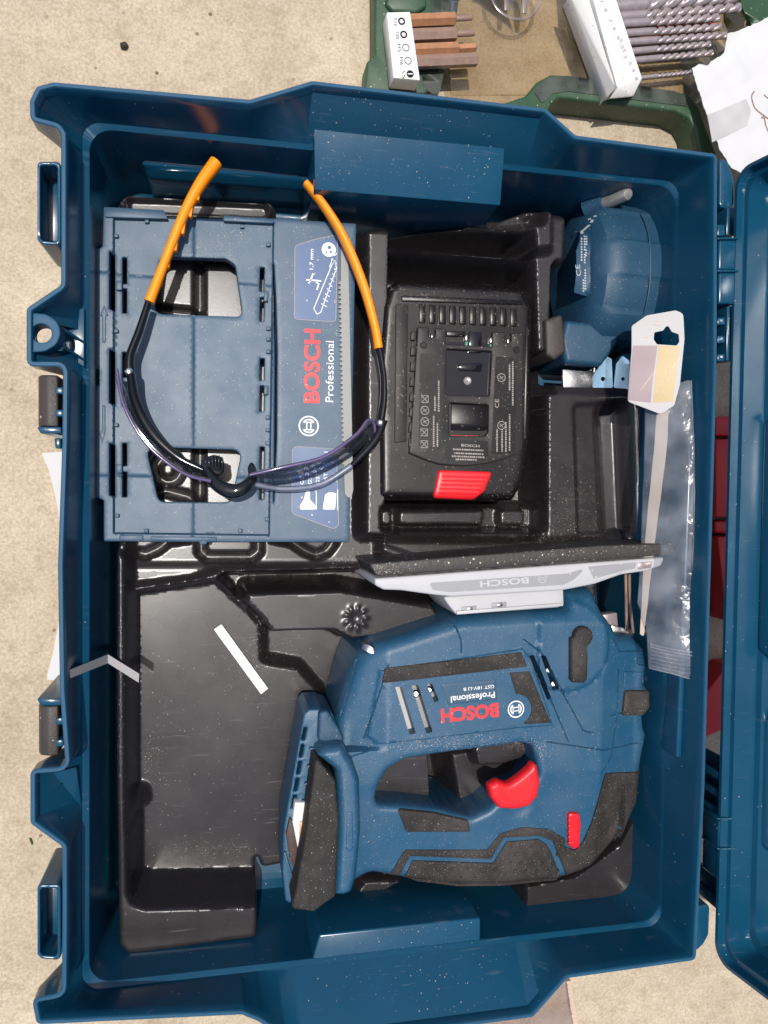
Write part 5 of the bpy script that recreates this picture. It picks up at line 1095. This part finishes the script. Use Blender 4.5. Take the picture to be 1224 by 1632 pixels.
for i, (x0, y0, x1, y1, r, sh, lab) in enumerate(((968, 12, 1176, -6, 4.4, 24, 'thickest steel twist drill, at the top edge, in the slot marked 10'), (976, 27, 1182, 12, 2.9, 20, 'long steel twist drill next below the thickest one, slot 8'), (983, 38, 1148, 28, 2.6, 20, 'steel twist drill in the slot marked 7 of the white holder'), (991, 53, 1150, 43, 2.4, 19, 'steel twist drill just under the 7 mm one'), (999, 67, 1160, 56, 2.3, 19, 'longer steel twist drill, the fifth counted down the white holder'), (1004, 82, 1134, 70, 2.1, 16, 'shiny steel twist drill, sixth down the white holder, above the lowest of the packed row'), (1010, 96, 1138, 84, 2.0, 17, 'lowest twist drill of the tightly packed row'), (1018, 124, 1108, 114, 1.3, 12, 'thin grey twist drill set apart, lowest in the white holder'))):
    o = mesh('twist_drill', *drill(U(x0 - 8, y0 + 1, zd), U(x1, y1, zd), r, sh + 4), M['dark_steel'], None, 60); tag(o, lab, 'drill bit', 'twist drills in the long white holder')
for x0, y0, x1, y1 in ((904, -4, 912, 6), (962, -6, 1000, -2), (1020, 3, 1060, 0), (1030, 16, 1052, 13), (1070, 34, 1120, 30)):
    pass
V, F = field([fillet(UP([(960, -14), (1100, -20), (1140, 20), (1144, 48), (1020, 60), (985, 10)], hz0 + 2), 2, 3)], lambda q, d: np.full(len(q), hz0 + 2.5), hz0, 4); mesh('red_backing', V, F, mat('orange_red_pad', (0.55, 0.09, 0.05), 0.6), DH)
# crumpled white paper with pencilled curves
PA = thing('paper_sheet', 'torn white paper with dark scribbled curves, lying between the green case and the case lid', 'paper', U(1180, 160, 20))
po = UP([(1104, 108), (1115, 101), (1126, 106), (1138, 96), (1152, 86), (1158, 56), (1260, 14), (1300, 20), (1300, 330), (1166, 268), (1150, 240), (1136, 205), (1128, 190), (1122, 160), (1112, 138)], 38)
def paz(q): return 38 + 1.4 * np.sin(q[:, 0] / 9 + q[:, 1] / 15) + 1.0 * np.abs(np.sin(q[:, 0] / 21 - q[:, 1] / 10)) + .35 * np.sin(q[:, 0] / 2.7) * np.sin(q[:, 1] / 3.1)
V, F = field([resample(po, 2) + rng.normal(0, .25, (len(resample(po, 2)), 2))], lambda q, d: paz(q), lambda q: paz(q) - .6, 2, 2.0); mesh('sheet', V, F, M['paper'], PA, 80)
V, F = field([UP([(1128, 182), (1186, 160), (1194, 178), (1190, 200), (1136, 226)], 39)], lambda q, d: paz(q) + .5, lambda q: paz(q), 2, 2); mesh('tape_patch', V, F, M['card'], PA)
sq_ = [spline(UP(l, 39), 8) for l in ([(1201, 146), (1196, 156), (1202, 174), (1218, 186), (1236, 192)], [(1212, 188), (1218, 190), (1222, 205), (1228, 225)], [(1219, 150), (1230, 158), (1240, 150)])]
strokes('scribble', sq_, .9, paz, M['rustgrey'], PA, .25)

# ------------------------------------------------------------------ small loose things
V, F = field([fillet(np.vstack([UP([(66, 722), (100, 720), (140, 722), (140, 1086), (100, 1086), (74, 1084), (75, 1074)], 3), spline(UP([(84, 1040), (98, 960), (101, 900), (92, 810), (78, 750)], 3), 4)]), .6, 2)], lambda q, d: 2.4 + .8 * np.sin(q[:, 1] / 30), 0.3, 2, 4); o = mesh('white_sheet', V, F, M['paper'], None); tag(o, 'white sheet with a curved edge on the ground, peeking from under the latch side', 'sheet')
RT = thing('red_frame', 'red plastic frame on the concrete, seen through the gap between tray and lid', 'red object', U(1160, 900, 0))
for px, zt, m_ in (([(1140, 664), (1230, 658), (1230, 695), (1140, 695)], 16, 'red'), ([(1140, 700), (1230, 698), (1230, 824), (1140, 824)], 24, 'red'), ([(1140, 830), (1230, 828), (1230, 850), (1140, 850)], 14, 'red'), ([(1143, 856), (1230, 852), (1230, 990), (1158, 990), (1155, 960)], 22, 'red'), ([(1120, 1110), (1160, 1060), (1240, 1050), (1240, 1130), (1160, 1150), (1112, 1180)], 20, 'red')):
    slab('bar', px, zt, 0.5, M[m_], RT, 1.5, 2)
V, F = field([UP([(880, 1552), (905, 1556), (906, 1566), (921, 1650), (928, 1700), (700, 1700), (700, 1600)], 4)], lambda q, d: 3.6 + .5 * np.sin(q[:, 0] / 8), 0.4, 3, 4); CB = thing('cloudy_sheet', 'cloudy pinkish film with a frayed brown edge on the ground below the case', 'film sheet', U(860, 1610, 0)); mesh('film', V, F, M['haze_film'], CB)
e0, e1_ = UP([(906, 1562)], 4)[0], UP([(926, 1690)], 4)[0]
fr = np.vstack([[e0 + (e1_ - e0) * t + (-1.4 - rng.uniform(0, .5), 0) for t in np.linspace(0, 1, 40)], [e0 + (e1_ - e0) * t + (1.4 + rng.uniform(0, .6), 0) for t in np.linspace(1, 0, 40)]])
V, F = field([fr], lambda q, d: 4.6 + .5 * np.sin(q[:, 1] * 2.1), 0.4, 2); mesh('frayed_edge', V, F, M['tan'], CB)
W_ = UP([(341, 1003), (353, 995), (427, 1097), (416, 1106)], 24)
V, F = field([W_], lambda q, d: np.full(len(q), 24.4), 23.6, 4); o = mesh('white_strip', V, F, mat('strip_white', (0.86, 0.86, 0.85), 0.5, var=0.02), smooth=False); tag(o, 'narrow bright white strip lying slantwise on the black insert floor', 'strip')  # thin slanting strip in one bright white
TS = thing('grey_strip', 'narrow grey strip bent over the front wall ledge onto the insert edge', 'strip', U(172, 1050, 58))
for a, b, c_, d_ in ((U(110, 1068, 101), U(112, 1081, 101), U(172, 1057, 64), U(172, 1043, 64)), (U(172, 1043, 64), U(172, 1057, 64), U(221, 1088, 60.5), U(222, 1074, 60.5))):
    V, F = hull([a, b, c_, d_, a - (0, 0, .5), b - (0, 0, .5), c_ - (0, 0, .5), d_ - (0, 0, .5)]); mesh('strip_half', V, F, M['greystrip'], TS, smooth=False)  # two halves of one bent strip, even grey
V, F = hull([U(*p_) for p_ in ((190, 68, 1), (200, 65, 1), (206, 73, 1), (200, 80, 1), (192, 78, 1), (197, 72, 5), (201, 74, 4))], .8, 2); tag(mesh('pebble', V, F, M['pebble'], None, 60), 'small dark brown pebble on the concrete above the case corner', 'pebble')
V, F = hull([U(46, 1336, .5), U(49, 1335, .5), U(53, 1346, .5), U(50, 1347, .5), U(48, 1340, 3), U(51, 1344, 2)]); tag(mesh('grass_blade', V, F, M['leaf'], None), 'tiny green grass blade on the concrete left of the case', 'grass blade')

# ------------------------------------------------------------------ sawdust: loose flakes dropped from above onto what lies there
bpy.context.view_layer.update(); deps = bpy.context.evaluated_depsgraph_get()
FV, FF = [], []
def drop(x, y, size, n0=3):
    hit, loc, nr, *_ = scene.ray_cast(deps, Vector((x * MM, y * MM, 0.45)), Vector((0, 0, -1)))
    if not hit or nr.z < .25 or loc.z < 0.004: return
    c = np.array(loc) / MM + np.array(nr) * .12; a = rng.uniform(0, 6.28); e = rng.uniform(.35, 1)
    t1 = Vector((math.cos(a), math.sin(a), 0)); t1 = t1 - nr * t1.dot(nr); t1.normalize(); t2 = nr.cross(t1)
    i = len(FV)
    for u_, v_ in ((-1, -.4), (.2, -1), (1, .1), (-.1, 1)):
        FV.append(c + np.array(t1) * u_ * size * e ** -.3 + np.array(t2) * v_ * size * e + np.array(nr) * rng.uniform(0, .25) * size)
    FV.append(c + np.array(nr) * size * .35)
    FF.extend([[i, i + 1, i + 4], [i + 1, i + 2, i + 4], [i + 2, i + 3, i + 4], [i + 3, i, i + 4]])
def sprinkle(cx_, cy_, rx, ry, n_, s0=.10, s1=.26, z=45, gauss=True):
    for _ in range(n_):
        gx, gy = (rng.normal(0, .5), rng.normal(0, .5)) if gauss else (rng.uniform(-1, 1), rng.uniform(-1, 1))
        p_ = U(cx_ + gx * rx, cy_ + gy * ry, z); drop(p_[0], p_[1], min(.30, (s0 + (s1 - s0) * rng.exponential(.45)) * .8))
sprinkle(612, 850, 560, 720, 700, .06, .2, 40, False); sprinkle(300, 395, 120, 30, 260, .05, .16, 58); sprinkle(425, 400, 22, 120, 260, .05, .14, 58); sprinkle(200, 1100, 12, 160, 200, .08, .24, 40); sprinkle(330, 1355, 90, 14, 220, .08, .26, 24); sprinkle(410, 1030, 20, 60, 160, .08, .26, 20)
sprinkle(870, 820, 120, 90, 900); sprinkle(850, 860, 160, 26, 500); sprinkle(640, 245, 150, 60, 260, .1, .3, 78, False)
sprinkle(650, 1510, 130, 60, 200, .1, .25, 78, False); sprinkle(700, 470, 130, 40, 420, .07, .16, 58); sprinkle(360, 380, 45, 40, 500, .08, .2, 58)
sprinkle(345, 470, 60, 40, 160); sprinkle(480, 560, 60, 260, 260, .07, .2, 60, False); sprinkle(740, 1180, 130, 18, 1100, .09, .22, 70); sprinkle(845, 1190, 30, 22, 450, .09, .22, 70)
sprinkle(580, 895, 60, 26, 420); sprinkle(420, 1190, 190, 150, 420, .1, .32, 24, False); sprinkle(235, 1230, 24, 60, 130, .1, .3); sprinkle(430, 1060, 60, 60, 160)
sprinkle(930, 960, 60, 60, 300, .07, .18, 72); sprinkle(720, 1010, 120, 40, 260, .06, .14, 72, False); sprinkle(540, 1310, 60, 140, 150, .07, .16, 84, False); sprinkle(780, 1380, 200, 40, 150, .07, .16, 66, False)
for l_ in LINES + [np.vstack([BL_, BL_[:1]])[::3], UP([(608, 1088), (613, 1064), (830, 1039), (841, 1062), (608, 1088)], 72), UP([(634, 1392), (657, 1371), (786, 1375), (807, 1341), (858, 1337), (889, 1402)], 66), UP([(608, 1393), (645, 1354), (776, 1354), (797, 1328), (833, 1318), (875, 1321), (903, 1350)], 66)]:
    for q_ in resample(l_, .55, False):
        if rng.random() < .5: q_ = q_ + rng.normal(0, .45, 2); drop(q_[0], q_[1], .05 + rng.exponential(.04))
sprinkle(650, 130, 60, 60, 60, .1, .25, 26, False); sprinkle(1000, 160, 160, 30, 80, .1, .25, 30, False)
o = mesh('sawdust', np.array(FV), FF, M['wood'], None, smooth=False); tag(o, 'pale sawdust flakes scattered over the tools and the insert', None, None, 'stuff')
